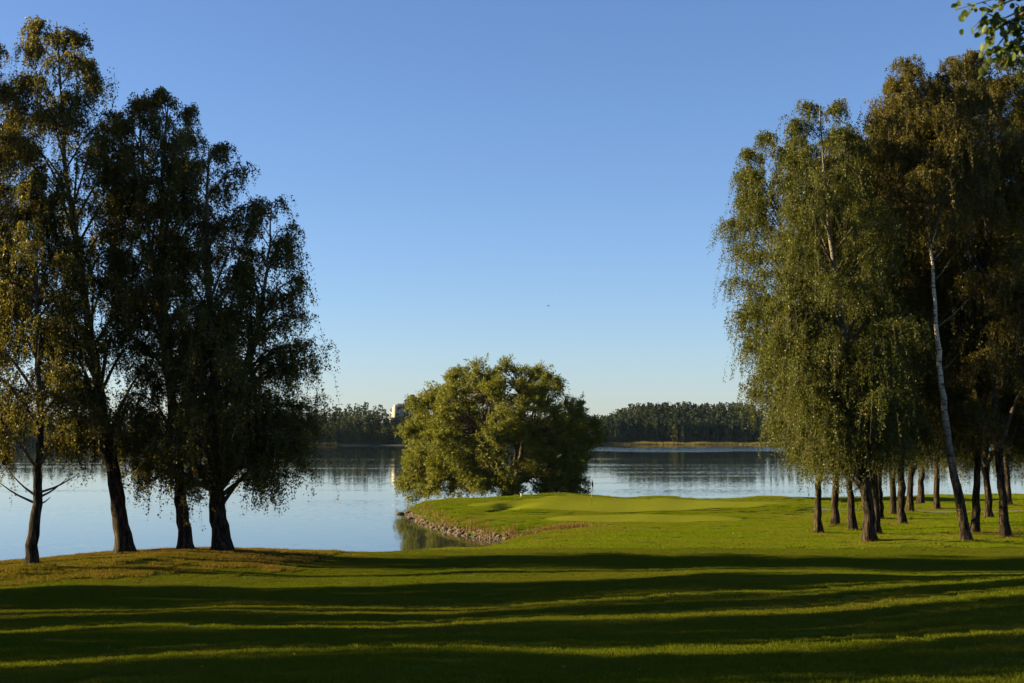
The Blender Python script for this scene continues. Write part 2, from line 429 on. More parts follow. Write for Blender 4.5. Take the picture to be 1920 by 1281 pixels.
def far_z(x, y):
    d = y - far_shore_y(x)
    z = np.where(d > 0, 0.8 * (1 - np.exp(-d / 4)) + 5.0 * sstep(5, 120, d), d * 0.05)
    z = z + 13 * gauss(x, y, -83, 1030, 55, 34) + 10 * sstep(70, 105, x) * sstep(15, 75, d) + 3 * sstep(-200, -320, x) * sstep(20, 90, d)
    return np.maximum(z, -3)
far_me = height_sheet(axis(-1490, 1490, -420, 420, 8, 70), axis(900, 1900, 900, 1240, 6, 60), far_z).mesh('far_shore', M['far_soil'], True)
tag(link('far_shore', far_me), kind='structure')

# the mown putting surface: pale, very short turf, two tiers
def in_green(x, y):
    a = ((x - 9.5) / 12.5) ** 2 + ((y - 112.5) / 9.2) ** 2
    b = ((x - 8.5) / 6.4) ** 2 + ((y - 93.0) / 3.6) ** 2
    wob = 0.10 * np.sin(np.arctan2(y - 112, x - 9.5) * 5 + 1)
    return np.minimum(a + wob, 9), b + 0.08 * np.sin(np.arctan2(y - 93, x - 8.5) * 4)

def blob_sheet(cx, cy_, f, idx, lift):
    mb = MB(); n, rings = 96, 22
    v = [(cx, cy_, float(ground_z(cx, cy_)) + lift)]
    P = []
    for k in range(n):
        th = 2 * math.pi * k / n; lo, hi = 0.1, 30.0
        for _ in range(26):
            mid = (lo + hi) / 2
            if f(cx + mid * math.cos(th), cy_ + mid * math.sin(th))[idx] < 1: lo = mid
            else: hi = mid
        P.append((math.cos(th) * lo, math.sin(th) * lo))
    P = np.array(P)
    R = np.arange(1, rings + 1) / rings
    X = cx + R[:, None] * P[None, :, 0]; Y = cy_ + R[:, None] * P[None, :, 1]
    Z = ground_z(X, Y) + lift
    v = np.concatenate([np.array(v), np.stack([X, Y, Z], -1).reshape(-1, 3)])
    q = []; t = [(0, 1 + k, 1 + (k + 1) % n) for k in range(n)]
    for r in range(rings - 1):
        for k in range(n):
            a = 1 + r * n + k; b = 1 + r * n + (k + 1) % n
            q.append((a, a + n, b + n, b))
    mb.add(v, q, t); return mb
tag(link('putting_green', blob_sheet(9.5, 112.5, in_green, 0, 0.035).mesh('putting_green', M['green'], True)), kind='structure')
tag(link('putting_green_apron', blob_sheet(8.5, 93.0, in_green, 1, 0.035).mesh('putting_green_apron', M['green'], True)), kind='structure')

# narrow gravel path behind the trees on the right
def path_y(x): return 104.5 + 0.03 * (x - 22) + 0.9 * np.sin(x * 0.16)
xs = np.linspace(22, 70, 97); mb = MB()
pv = np.stack([np.stack([xs, path_y(xs) + s, ground_z(xs, path_y(xs) + s) + 0.03], -1) for s in (-0.75, -0.3, 0.3, 0.75)], 1).reshape(-1, 3)
mb.add(pv, [(4 * i + j, 4 * i + j + 4, 4 * i + j + 5, 4 * i + j + 1) for i in range(96) for j in range(3)])
tag(link('path', mb.mesh('path', M['path'], True)), kind='structure')

# ------------------------------------------------------------------ trees
PI = math.pi
def leaves(mb, pos, size, aspect, rng, down=0.8, spread=0.9, outward=None):
    n = len(pos)
    d = rng.normal(size=(n, 3)) * spread
    d[:, 2] -= down
    if outward is not None: d += outward
    d /= np.linalg.norm(d, axis=1)[:, None]
    b = np.cross(d, rng.normal(size=(n, 3))); b /= np.linalg.norm(b, axis=1)[:, None] + 1e-9
    l = size * rng.uniform(0.55, 1.5, n)[:, None]
    wv = b * l * aspect * 0.5
    v = np.stack([pos - wv, pos + wv, pos + d * l + wv * rng.uniform(-1, 1, n)[:, None]], 1).reshape(-1, 3)
    mb.add(v, t=np.arange(n * 3).reshape(-1, 3))

def interp_path(path, z):
    return np.array([np.interp(z, path[:, 2], path[:, k]) for k in (0, 1)] + [z])

def birch_parts(seed, stems, nleaf, limbs=26, weep=1.3, leaf=0.084, skirt=(), bare=(), dens=2.05):
    """stems: list of (control points, foot radius, [(height, crown radius)...]); returns trunk, branches, foliage meshes"""
    rng = np.random.default_rng(seed)
    T, B, L = MB(), MB(), MB()
    anchors = []; weights = []
    for si, (ctrl, r0, prof) in enumerate(stems):
        path = curve(ctrl, 30)
        path[1:-1, :2] += rng.normal(size=(28, 2)) * 0.03
        z0, z1 = path[0, 2], path[-1, 2]
        u = np.linspace(0, 1, 30)
        rad = r0 * (1 - u) ** 0.95 + 0.02
        if si == 0:
            rad += r0 * 0.32 * np.exp(-(path[:, 2] - z0) / 0.28)
            foot = path[0].copy(); foot[2] -= 0.4
            T.tube(np.vstack([foot, path]), np.concatenate([[rad[0] * 1.15], rad]), 20, True, seed * 1.3)
        else:
            T.tube(path, rad, 8)
        pz = np.array([p[0] for p in prof]); pr = np.array([p[1] for p in prof])
        limbs_ = int(limbs * 1.2)
        nl = limbs_ if si == 0 else int(limbs_ * 0.7)
        specs = []
        for k in range(nl):
            ze = pz[0] + (pz[-1] - pz[0]) * ((k + rng.uniform(0, 1)) / nl) ** 0.9
            r = np.interp(ze, pz, pr) * rng.uniform(0.62, 1.05)
            specs.append((ze, r, k * 2.39996 + rng.normal() * 0.35 + seed, None))
        if si == 0:
            for (zs, zt, r, az) in skirt: specs.append((zt, r, az, zs))
        for ze, r, az, zs in specs:
            if zs is None: zs = max(ze - r * rng.uniform(0.7, 1.25), z0 + 0.10 * (z1 - z0) if si == 0 else z0)
            zs = min(zs, z1 - 0.2)
            p0 = interp_path(path, zs)
            c = interp_path(path, min(max(ze, z0), z1))
            out = np.array([math.cos(az), math.sin(az), 0])
            p2 = np.array([c[0], c[1], ze]) + out * r
            mid = p0 * 0.45 + p2 * 0.55 + np.array([0, 0, 0.22 * r + 0.1]) + rng.normal(size=3) * 0.12
            lp = curve([p0, mid, p2], 8)
            r_l = max(0.018, 0.035 * np.interp(zs, path[:, 2], rad) / max(r0, 0.1) * r + 0.012)
            B.tube(lp, np.linspace(r_l * 1.5, 0.012, 8), 5)
            m = max(4, int(4 + r * 2.6))
            for j in range(m):
                uu = 0.25 + 0.75 * (j + rng.uniform(0, 1)) / m
                s0 = lp[0] + 0
                s0 = np.array([np.interp(uu * 7, np.arange(8), lp[:, q]) for q in range(3)])
                a2 = az + rng.choice([-1, 1]) * rng.uniform(0.4, 1.3)
                ln = (r * rng.uniform(0.22, 0.5) + 0.25) * (1.25 - 0.7 * uu)
                e = s0 + np.array([math.cos(a2) * ln, math.sin(a2) * ln, rng.uniform(-0.15, 0.45) * ln])
                sp = curve([s0, (s0 + e) / 2 + np.array([0, 0, 0.18 * ln]), e], 5)
                B.tube(sp, np.linspace(0.016, 0.007, 5), 3, False)
                for f in (0.35, 0.6, 0.85, 1.0):
                    anchors.append(np.concatenate([np.array([np.interp(f * 4, np.arange(5), sp[:, q]) for q in range(3)]), [math.cos(a2), math.sin(a2)]]))
                    weights.append(rng.gamma(1.3) + 0.1)
            for f in (0.55, 0.75, 0.95):
                anchors.append(np.concatenate([np.array([np.interp(f * 7, np.arange(8), lp[:, q]) for q in range(3)]), out[:2]]))
                weights.append(rng.gamma(1.3) + 0.1)
        for k in range(6):                        # the leader's tip
            z = z1 - (pz[-1] - pz[-2]) * rng.uniform(0, 1.2)
            anchors.append(np.concatenate([interp_path(path, min(z, z1)), rng.normal(size=2) * 0.9])); weights.append(0.6)
    A = np.array(anchors); W = np.array(weights)
    top = A[:, 2].max()
    per = 32
    S = int(nleaf * dens / per)
    pick = rng.choice(len(A), S, p=W / W.sum())
    P = A[pick, :3] + rng.normal(size=(S, 3)) * np.array([0.16, 0.16, 0.12])
    O = A[pick, 3:] + rng.normal(size=(S, 2)) * 0.6
    Ln = rng.gamma(3.0, 0.29, S) * weep * 0.66 * np.clip(0.55 + 0.12 * (top - P[:, 2]), 0.5, 1.0)
    Ln = np.minimum(Ln, 1.35 * weep)
    Ln = np.minimum(Ln, np.maximum(P[:, 2] - 1.0, 0.3))
    s = rng.uniform(0, 1, (S, per))
    pos = np.empty((S, per, 3))
    run = 0.36 * Ln[:, None] * (1 - np.exp(-3 * s))
    pos[..., 0] = P[:, 0, None] + O[:, 0, None] * run
    pos[..., 1] = P[:, 1, None] + O[:, 1, None] * run
    pos[..., 2] = P[:, 2, None] + 0.10 * Ln[:, None] * np.sin(np.minimum(s * 6, 3.1)) - Ln[:, None] * s ** 1.25
    pos = pos.reshape(-1, 3) + rng.normal(size=(S * per, 3)) * 0.055
    leaves(L, pos, leaf, 0.72, rng)
    ts = np.array([0.0, 0.4, 1.0]); tr = 0.36 * Ln[:, None] * (1 - np.exp(-3 * ts))            # the hanging twigs themselves
    tw = np.stack([P[:, 0, None] + O[:, 0, None] * tr, P[:, 1, None] + O[:, 1, None] * tr,
                   P[:, 2, None] + 0.10 * Ln[:, None] * np.sin(np.minimum(ts * 6, 3.1)) - Ln[:, None] * ts ** 1.25], -1)
    az = rng.uniform(0, PI, S); wd = np.stack([np.cos(az), np.sin(az), np.zeros(S)], -1)[:, None] * np.array([0.008, 0.006, 0.002])[None, :, None]
    tv = np.stack([tw - wd, tw + wd], 2).reshape(-1, 3); ti = np.arange(S)[:, None] * 6
    B.add(tv, np.concatenate([ti + np.array([[0, 1, 3, 2]]), ti + np.array([[2, 3, 5, 4]])]))
    for x, y, z, px_, py_, pz_ in bare:            # dead twiggy boughs low on the stem
        B.tube(curve([(x, y, z), ((x + px_) / 2, (y + py_) / 2, (z + pz_) / 2 - 0.1), (px_, py_, pz_)], 6), np.linspace(0.06, 0.012, 6), 5)
    return T, B, L

def tree_from(parts, name, loc, label, group=None, rz=0.0, sc=1.0, cat='tree', bark='bark', leaf='birch_leaf'):
    T, B, L = parts
    root = empty(name, loc, rz); root.scale = (sc, sc, sc)
    link('trunk', T.mesh('trunk', M[bark], True), root)
    link('branches', B.mesh('branches', M['branch'], True), root)
    link('foliage', L.mesh('foliage', M[leaf]), root)
    tag(root, label, cat, group)
    return root

def copy_tree(src, loc, rz, sc, label, group=None):
    r = src.copy(); COL.objects.link(r)
    r.location = loc; r.rotation_euler = (0, 0, rz); r.scale = (sc[0], sc[0], sc[1])
    for ch in list(src.children):
        c = ch.copy(); COL.objects.link(c); c.parent = r
    tag(r, label, None, group)
    return r

def gz(x, y): return float(ground_z(x, y))
G_L, G_R, G_OUT = 'birches on the left bank', 'birches in the grove on the right', 'birches beyond the left edge of the view'

# left bank
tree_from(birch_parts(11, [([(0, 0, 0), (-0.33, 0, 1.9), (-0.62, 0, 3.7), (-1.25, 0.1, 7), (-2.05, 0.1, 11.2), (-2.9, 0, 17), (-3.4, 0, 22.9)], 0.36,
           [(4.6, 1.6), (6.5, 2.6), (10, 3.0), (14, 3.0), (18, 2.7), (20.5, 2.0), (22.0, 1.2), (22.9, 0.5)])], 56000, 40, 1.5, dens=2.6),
          'birch_tree', (-16.35, 60.6, gz(-16.35, 60.6)), 'tallest birch on the left bank, its trunk leaning left over the mound', G_L, leaf='birch_leaf_suntint')
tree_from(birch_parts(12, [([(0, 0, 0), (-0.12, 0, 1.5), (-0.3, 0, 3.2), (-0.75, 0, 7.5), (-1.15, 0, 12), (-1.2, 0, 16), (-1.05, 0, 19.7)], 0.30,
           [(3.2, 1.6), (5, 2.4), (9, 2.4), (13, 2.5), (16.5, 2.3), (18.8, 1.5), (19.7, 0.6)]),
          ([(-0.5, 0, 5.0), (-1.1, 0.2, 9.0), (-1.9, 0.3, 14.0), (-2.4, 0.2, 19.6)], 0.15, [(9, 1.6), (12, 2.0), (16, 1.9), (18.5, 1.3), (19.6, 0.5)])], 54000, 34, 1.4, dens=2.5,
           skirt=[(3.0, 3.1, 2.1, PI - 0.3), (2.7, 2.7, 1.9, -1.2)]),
          'birch_tree', (-13.83, 60.6, gz(-13.83, 60.6)), 'birch between the leaning tallest birch and the thick dark one on the left bank', G_L, leaf='birch_leaf_suntint')
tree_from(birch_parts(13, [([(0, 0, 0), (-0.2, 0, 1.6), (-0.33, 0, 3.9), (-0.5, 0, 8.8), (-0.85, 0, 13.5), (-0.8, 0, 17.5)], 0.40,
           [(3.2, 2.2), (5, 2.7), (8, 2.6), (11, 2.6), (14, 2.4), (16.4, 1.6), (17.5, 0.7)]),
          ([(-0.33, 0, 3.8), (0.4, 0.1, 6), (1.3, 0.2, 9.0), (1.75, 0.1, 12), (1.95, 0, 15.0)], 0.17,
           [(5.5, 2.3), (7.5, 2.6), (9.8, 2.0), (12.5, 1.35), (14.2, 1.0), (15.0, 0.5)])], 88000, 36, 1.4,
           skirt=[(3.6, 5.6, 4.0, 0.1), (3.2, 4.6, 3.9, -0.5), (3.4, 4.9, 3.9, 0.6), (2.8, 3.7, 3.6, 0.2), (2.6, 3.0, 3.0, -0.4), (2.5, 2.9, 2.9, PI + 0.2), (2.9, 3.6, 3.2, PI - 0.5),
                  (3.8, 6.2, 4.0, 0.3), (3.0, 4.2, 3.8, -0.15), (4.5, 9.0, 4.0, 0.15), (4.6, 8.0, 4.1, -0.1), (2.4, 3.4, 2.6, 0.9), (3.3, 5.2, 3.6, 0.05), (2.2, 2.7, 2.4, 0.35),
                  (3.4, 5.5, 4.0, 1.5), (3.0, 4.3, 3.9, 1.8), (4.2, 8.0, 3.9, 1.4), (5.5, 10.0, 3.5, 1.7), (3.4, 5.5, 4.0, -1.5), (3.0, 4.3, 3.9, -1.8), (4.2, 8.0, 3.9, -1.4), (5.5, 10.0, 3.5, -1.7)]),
          'birch_tree', (-12.35, 61.0, gz(-12.35, 61.0)), 'thick dark birch with dense low boughs, rightmost on the left bank', G_L, leaf='birch_leaf_suntint')
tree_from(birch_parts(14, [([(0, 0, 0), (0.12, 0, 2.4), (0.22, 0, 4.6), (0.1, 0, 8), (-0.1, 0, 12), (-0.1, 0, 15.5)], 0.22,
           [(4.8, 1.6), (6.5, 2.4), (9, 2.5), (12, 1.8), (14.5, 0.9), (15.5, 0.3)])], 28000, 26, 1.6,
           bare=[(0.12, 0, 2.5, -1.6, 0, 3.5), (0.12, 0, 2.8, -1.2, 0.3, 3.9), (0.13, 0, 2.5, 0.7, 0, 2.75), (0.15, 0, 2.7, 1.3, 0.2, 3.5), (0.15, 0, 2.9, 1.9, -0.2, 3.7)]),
          'birch_tree', (-19.3, 57.6, gz(-19.3, 57.6)), 'slender birch with bare lower twigs, leftmost trunk in view on the bank', G_L, leaf='birch_leaf_suntint')

# grove on the right
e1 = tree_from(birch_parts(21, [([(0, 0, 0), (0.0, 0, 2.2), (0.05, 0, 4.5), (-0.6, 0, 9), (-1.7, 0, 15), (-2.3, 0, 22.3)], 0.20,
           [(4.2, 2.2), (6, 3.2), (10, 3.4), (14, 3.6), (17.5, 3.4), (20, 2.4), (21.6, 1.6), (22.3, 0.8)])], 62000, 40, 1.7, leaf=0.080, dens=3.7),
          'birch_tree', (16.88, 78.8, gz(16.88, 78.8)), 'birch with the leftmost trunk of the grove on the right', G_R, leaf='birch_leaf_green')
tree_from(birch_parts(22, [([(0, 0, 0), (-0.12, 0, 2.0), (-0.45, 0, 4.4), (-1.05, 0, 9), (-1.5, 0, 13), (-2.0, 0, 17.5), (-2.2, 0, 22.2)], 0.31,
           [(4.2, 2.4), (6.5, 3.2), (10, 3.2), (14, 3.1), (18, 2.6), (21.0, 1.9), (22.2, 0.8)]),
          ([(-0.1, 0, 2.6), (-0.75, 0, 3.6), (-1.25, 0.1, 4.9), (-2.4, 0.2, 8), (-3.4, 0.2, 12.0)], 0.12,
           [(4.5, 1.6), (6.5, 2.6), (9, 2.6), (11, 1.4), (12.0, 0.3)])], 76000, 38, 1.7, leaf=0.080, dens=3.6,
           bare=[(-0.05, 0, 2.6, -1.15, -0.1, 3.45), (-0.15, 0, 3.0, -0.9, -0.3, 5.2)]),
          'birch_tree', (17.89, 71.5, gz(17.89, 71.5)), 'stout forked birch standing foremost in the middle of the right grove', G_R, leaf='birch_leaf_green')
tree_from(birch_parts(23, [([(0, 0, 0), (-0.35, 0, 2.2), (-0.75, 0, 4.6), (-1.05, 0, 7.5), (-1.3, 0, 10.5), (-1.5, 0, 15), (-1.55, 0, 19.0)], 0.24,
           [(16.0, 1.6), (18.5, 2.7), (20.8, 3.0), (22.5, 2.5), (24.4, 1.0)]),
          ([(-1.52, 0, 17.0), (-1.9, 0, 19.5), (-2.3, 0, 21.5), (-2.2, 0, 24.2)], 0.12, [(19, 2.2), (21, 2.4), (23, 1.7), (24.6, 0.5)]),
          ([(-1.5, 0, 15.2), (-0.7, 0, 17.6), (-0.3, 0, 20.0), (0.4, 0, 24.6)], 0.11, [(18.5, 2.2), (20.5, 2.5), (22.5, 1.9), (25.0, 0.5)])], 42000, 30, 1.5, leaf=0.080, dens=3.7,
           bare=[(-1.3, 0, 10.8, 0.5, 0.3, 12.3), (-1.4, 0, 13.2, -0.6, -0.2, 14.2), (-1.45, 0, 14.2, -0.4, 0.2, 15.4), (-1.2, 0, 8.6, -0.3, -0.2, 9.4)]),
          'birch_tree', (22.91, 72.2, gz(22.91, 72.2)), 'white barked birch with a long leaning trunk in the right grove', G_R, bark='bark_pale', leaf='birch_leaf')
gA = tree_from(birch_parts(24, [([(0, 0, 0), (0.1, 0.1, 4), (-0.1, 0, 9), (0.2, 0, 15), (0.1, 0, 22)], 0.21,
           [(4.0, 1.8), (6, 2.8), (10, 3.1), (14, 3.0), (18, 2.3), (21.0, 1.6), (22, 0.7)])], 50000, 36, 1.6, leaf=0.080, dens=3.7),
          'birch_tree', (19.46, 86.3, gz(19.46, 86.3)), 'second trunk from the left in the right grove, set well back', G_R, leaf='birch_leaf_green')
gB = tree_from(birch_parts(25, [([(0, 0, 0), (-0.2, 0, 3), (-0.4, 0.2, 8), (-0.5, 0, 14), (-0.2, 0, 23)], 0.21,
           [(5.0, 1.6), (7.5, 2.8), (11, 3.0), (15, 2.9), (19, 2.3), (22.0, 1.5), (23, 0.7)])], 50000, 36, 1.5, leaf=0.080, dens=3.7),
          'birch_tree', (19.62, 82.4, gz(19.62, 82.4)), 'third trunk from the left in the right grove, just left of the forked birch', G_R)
more = [  # source, x, y, turn, scale, height scale, label
    (gA, 19.75, 77.4, 2.0, 0.95, 1.04, 'dark trunk close behind the forked foremost birch of the right grove'),
    (gB, 24.23, 94.2, 1.1, 1.0, 1.08, 'leaning back trunk seen just right of the forked foremost birch'),
    (gA, 26.15, 98.1, 3.9, 0.95, 1.05, 'far back birch left of the thick mid grove trunk'),
    (gB, 24.11, 88.4, 4.6, 1.15, 1.16, 'thick trunk in the middle of the right grove, sunlit on its left'),
    (gA, 28.26, 101.6, 5.5, 1.0, 1.08, 'trunk tucked close behind the thick mid grove trunk'),
    (gB, 34.35, 120.4, 2.7, 1.3, 1.0, 'stout farthest trunk by the water at the back of the right grove'),
    (gA, 31.77, 106.9, 0.6, 1.0, 1.05, 'back birch half hidden by hanging leaves left of the white leaning birch'),
    (gB, 25.25, 78.0, 3.4, 1.0, 1.12, 'birch immediately right of the white leaning birch'),
    (gA, 31.49, 94.4, 2.9, 1.05, 1.05, 'back birch between the last two big trunks at the right edge'),
    (gB, 26.04, 75.5, 5.9, 1.15, 1.12, 'leaning foremost birch nearest the right edge of the picture'),
    (gA, 39.91, 114.8, 1.7, 1.1, 1.0, 'far back birch at the right edge of the picture'),
    (gB, 33.5, 91.0, 0.3, 1.1, 1.08, 'birch on the right edge, its trunk at the very border'),
    (gA, 29.4, 77.0, 4.3, 1.2, 1.2, 'birch just past the right border with its crown hanging in'),
]
for src, x, y, rz, sx, sz, lab in more:
    copy_tree(src, (x, y, gz(x, y)), rz, (sx, sz), lab, G_R)

# birches outside the picture on the left: one fringe shows at the border, the others are unseen and throw the bands of shade
out_spots = [(gB, -22.9, 60.2, 0.4, 0.95, 0.98)]
for n_, (yb, sx, xa, xb, dy) in enumerate(((46.9, 0.76, -36, -49, -0.9), (43.4, 0.82, -41, -55, 0.5), (36.5, 0.66, -34, -47, -0.5), (29.9, 0.72, -43, -52, 0.7),
                                 (26.9, 0.68, -36, -58, -0.4), (21.2, 0.64, -40, -50, -1.0), (17.4, 0.70, -33, -46, 0.6), (13.9, 0.8, -38, 0, 0))):
    out_spots.append((gA if n_ % 2 else gB, xa, yb - 0.079 * xa, 1.3 * n_ + 0.5, sx, 0.95 if yb > 15 else 0.7))
    if xb: out_spots.append((gB if n_ % 2 else gA, xb, yb + dy - 0.079 * xb, 2.1 * n_, sx * 0.85, 1.0))  # second row, added to darken and fray the bands of shade
for n_, (yb, xa) in enumerate(((53.0, -33), (40.7, -31), (39.0, -50), (33.9, -38), (24.7, -34), (19.4, -30))):
    out_spots.append((gA if n_ % 2 else gB, xa, yb - 0.079 * xa, 1.7 * n_, 0.15 + 0.03 * (n_ % 3), 0.8))              # squeezed copies added to streak the lit gaps with shade
for k, (src, x, y, rz, sx, sz) in enumerate(out_spots):
    lab = 'birch at the left border, only a fringe of its leaves in view' if k == 0 else 'unseen birch beyond the left edge, throwing shade on the fairway'
    copy_tree(src, (x, y, gz(x, y)), rz, (sx, sz), lab, G_OUT)

# the willow on the spit
def willow():
    rng = np.random.default_rng(5)
    T, B, L = MB(), MB(), MB()
    prof_z = [0.2, 1.3, 2.3, 4.2, 6.6, 8.0, 9.0, 9.8, 10.9, 11.6, 12.4]
    left = [9.3, 9.7, 9.9, 9.4, 9.2, 8.7, 8.0, 7.0, 5.3, 3.6, 0.5]
    right = [6.1, 6.4, 6.6, 7.4, 8.4, 7.6, 6.8, 6.1, 4.6, 3.2, 0.8]
    stems = []
    T.tube(curve([(0.6, 0, -0.4), (0.3, 0, 0.6), (0.0, 0, 1.7)], 8), np.linspace(0.85, 0.6, 8), 12)
    ends = [(-3.2, -0.5, 6.6), (-5.6, 0.6, 4.2), (-1.2, 0.8, 8.6), (1.6, -0.4, 8.8), (3.6, 0.4, 6.8), (4.8, -0.8, 4.0), (-2.0, -2.8, 5.6), (2.0, -3.0, 5.4), (1.0, 3.2, 6.4), (-4.2, -2.2, 2.6), (-2.5, 3.2, 4.8), (-5.8, -1.0, 2.0)]
    for k, e in enumerate(ends):
        e = np.array(e, float); st = np.array([0.1 + 0.12 * np.sign(e[0]), 0, 1.0 + 0.05 * k])
        mid = st * 0.5 + e * 0.5 + np.array([0, 0, -0.35]) + rng.normal(size=3) * 0.25
        p = curve([st, mid, e], 12)
        T.tube(p, np.linspace(0.34 if k < 6 else 0.26, 0.09, 12), 7)
        stems.append(p)
    def dome(z, az, f):
        rl = np.interp(z, prof_z, left); rr = np.interp(z, prof_z, right); rd = 0.85 * (rl + rr) / 2
        cx = math.cos(az); rx = rl if cx < 0 else rr
        R = 1 / math.sqrt((cx / rx) ** 2 + (math.sin(az) / rd) ** 2)
        return np.array([cx * R * f, math.sin(az) * R * f, z])
    lobes = []; tries = 0
    while len(lobes) < 64 and tries < 6000:
        tries += 1
        z = rng.uniform(0.9, 11.4)
        c = dome(z, rng.uniform(0, 2 * PI), rng.uniform(0.74, 0.88) * (1 - 0.20 * max(0.0, z - 8.5) / 3))
        c[2] *= 0.96
        if any(np.linalg.norm((c - t) * np.array([1, 1, 1.2])) < 2.15 for t, _ in lobes): continue
        if 3.0 < c[0] < 5.4 and 7.4 < c[2] < 9.4: continue                                   # openings where limbs show
        if -3.9 < c[0] < -1.6 and 6.6 < c[2] < 8.6 and c[1] < 0: continue
        if -2.6 < c[0] < 1.2 and 2.2 < c[2] < 6.6 and c[1] < -2 and rng.random() < 0.7: continue
        lobes.append((c, rng.uniform(1.0, 1.7)))
    tufts = []
    for c, R in lobes:
        for k in range(int(7 + 4 * R)):
            d = rng.normal(size=3) + np.array([c[0], c[1], 0]) / (np.linalg.norm(c[:2]) + 1e-6) * 0.5 + np.array([0, 0, 0.2]); d /= np.linalg.norm(d)
            q = c + d * R * rng.uniform(0.6, 1.0); q[2] = max(q[2], 0.3); tufts.append(q)
    for k in range(70):                                                                       # shaded inner growth
        tufts.append(dome(rng.uniform(0.8, 9.0), rng.uniform(0, 2 * PI), rng.uniform(0.3, 0.62)))
    for c in tufts:
        best = min(((np.linalg.norm(c - q) + 0.6 * max(0, q[2] - c[2]), q) for p in stems for q in p[3:]), key=lambda k: k[0])[1]
        mid = (best + c) / 2 + np.array([0, 0, 0.10 * np.linalg.norm(c - best)]) + rng.normal(size=3) * 0.15
        bp = curve([best, mid, c], 6)
        B.tube(bp, np.linspace(0.07, 0.02, 6), 5)
        out = c - np.array([0, 0, 3.0]); out /= np.linalg.norm(out)
        R = rng.uniform(0.6, 1.05)
        for s in range(11):                                            # brush-like shoots leaving the branch end
            d = out * 0.8 + rng.normal(size=3) * 0.6 + np.array([0, 0, 0.25]); d /= np.linalg.norm(d)
            n = 26
            u = rng.uniform(0.0, 1.0, n)[:, None]
            st = c + rng.normal(size=3) * 0.22
            pos = st + d * u * R + np.array([0, 0, -0.35]) * (u ** 2) * R + rng.normal(size=(n, 3)) * 0.09
            leaves(L, pos, 0.20, 0.36, rng, down=0.0, spread=0.6, outward=d * 0.7)
    return T, B, L
wp = willow()
wr = empty('willow_tree', (-0.5, 136.0, gz(-0.5, 136.0)))
wr.scale = (1.08, 1.08, 1.06)
link('trunk', wp[0].mesh('trunk', M['willow_bark'], True), wr)
link('branches', wp[1].mesh('branches', M['willow_bark'], True), wr)
link('foliage', wp[2].mesh('foliage', M['willow_leaf']), wr)
tag(wr, 'broad round willow on the spit behind the putting green', 'tree')

# ------------------------------------------------------------------ far shore: wood, reeds, houses
def far_tree_mb(kind, seed, mb=None, at=(0, 0, 0), sc=1.0, lod=1.0):
    rng = np.random.default_rng(seed); mb = mb or MB(); at = np.array(at, float)
    if kind == 'spruce':
        h = 17.0; n = 210
        t = rng.uniform(0.04, 1, n) ** 0.8; r = 2.5 * (1 - t) ** 0.85 * rng.uniform(0.55, 1.1, n) + 0.1
    elif kind == 'pine':
        h = 18.0; n = 150
        t = np.concatenate([rng.uniform(0.5, 0.98, 120), rng.uniform(0.1, 0.6, 30)]); r = 2.3 * np.sqrt(np.clip(1 - ((t - 0.7) / 0.34) ** 2, 0.05, 1)) * rng.uniform(0.4, 1.05, n)
    elif kind == 'birch':
        h = 14.0; n = 170
        t = rng.uniform(0.12, 1, n); r = 2.5 * np.sin(np.clip(t * 0.86 + 0.14, 0, 1) * PI) ** 0.7 * rng.uniform(0.5, 1.1, n)
    else:
        h = 12.5; n = 190
        t = rng.uniform(0.05, 1, n); r = 3.8 * np.sin(np.clip(t * 0.82 + 0.18, 0, 1) * PI) ** 0.6 * rng.uniform(0.5, 1.1, n)
    n = int(n * lod); pk = rng.permutation(len(t))[:n]; t = t[pk]; r = r[pk]
    az = rng.uniform(0, 2 * PI, n)
    c = np.stack([np.cos(az) * r, np.sin(az) * r, t * h], -1)
    s = rng.uniform(0.6, 1.25, n)[:, None] * lod ** -0.35 * 0.85 * (0.85 if kind == 'spruce' else 1.0)
    a = rng.normal(size=(n, 3)); a[:, 2] *= 0.6
    if kind == 'spruce': a += np.stack([np.cos(az), np.sin(az), np.full(n, -0.6)], -1)
    a /= np.linalg.norm(a, axis=1)[:, None]
    b = np.cross(a, rng.normal(size=(n, 3))); b /= np.linalg.norm(b, axis=1)[:, None]
    v = np.stack([c - a * s * 0.7, c + b * s * 0.6, c + a * s * 0.9, c - b * s * 0.6], 1).reshape(-1, 3) * sc + at
    mb.add(v, np.arange(n * 4).reshape(-1, 4))
    rt = 0.22
    mb.tube(np.array([(0, 0, -1.0), (0, 0, h * 0.5), (0, 0, h * 0.94)]) * sc + at, np.array([rt, rt * 0.7, 0.04]) * sc, 4)
    return mb
KINDS_FAR = {'spruce': ('far_conifer', 'spruce_tree', 'dark pointed spruce in the wood across the lake'),
             'pine': ('far_conifer', 'pine_tree', 'round topped pine standing in the wood across the lake'),
             'birch': ('far_birch', 'birch_tree', 'pale yellowish birch at the edge of the far wood'),
             'broad': ('far_leaf', 'broadleaf_tree', 'bushy broadleaf tree at the edge of the far wood')}
protos = {k: [far_tree_mb(k, 100 + 7 * i + j).mesh(KINDS_FAR[k][1], M[KINDS_FAR[k][0]]) for i in range(3)] for j, k in enumerate(KINDS_FAR)}
rng = np.random.default_rng(77)
def far_spots(x0, x1, dmin, dmax, n, sep):
    pts = []; tries = 0
    while len(pts) < n and tries < n * 60:
        tries += 1
        x = rng.uniform(x0, x1); d = dmin + (dmax - dmin) * rng.uniform(0, 1)
        y = float(far_shore_y(x)) + d
        if -92 < x < -64 and 1000 < y < 1046: continue           # clearing round the manor
        if -112 < x < -100 and 996 < y < 1016: continue
        if all((x - a) ** 2 + (y - b) ** 2 > sep * sep for a, b, _ in pts): pts.append((x, y, d))
    return pts
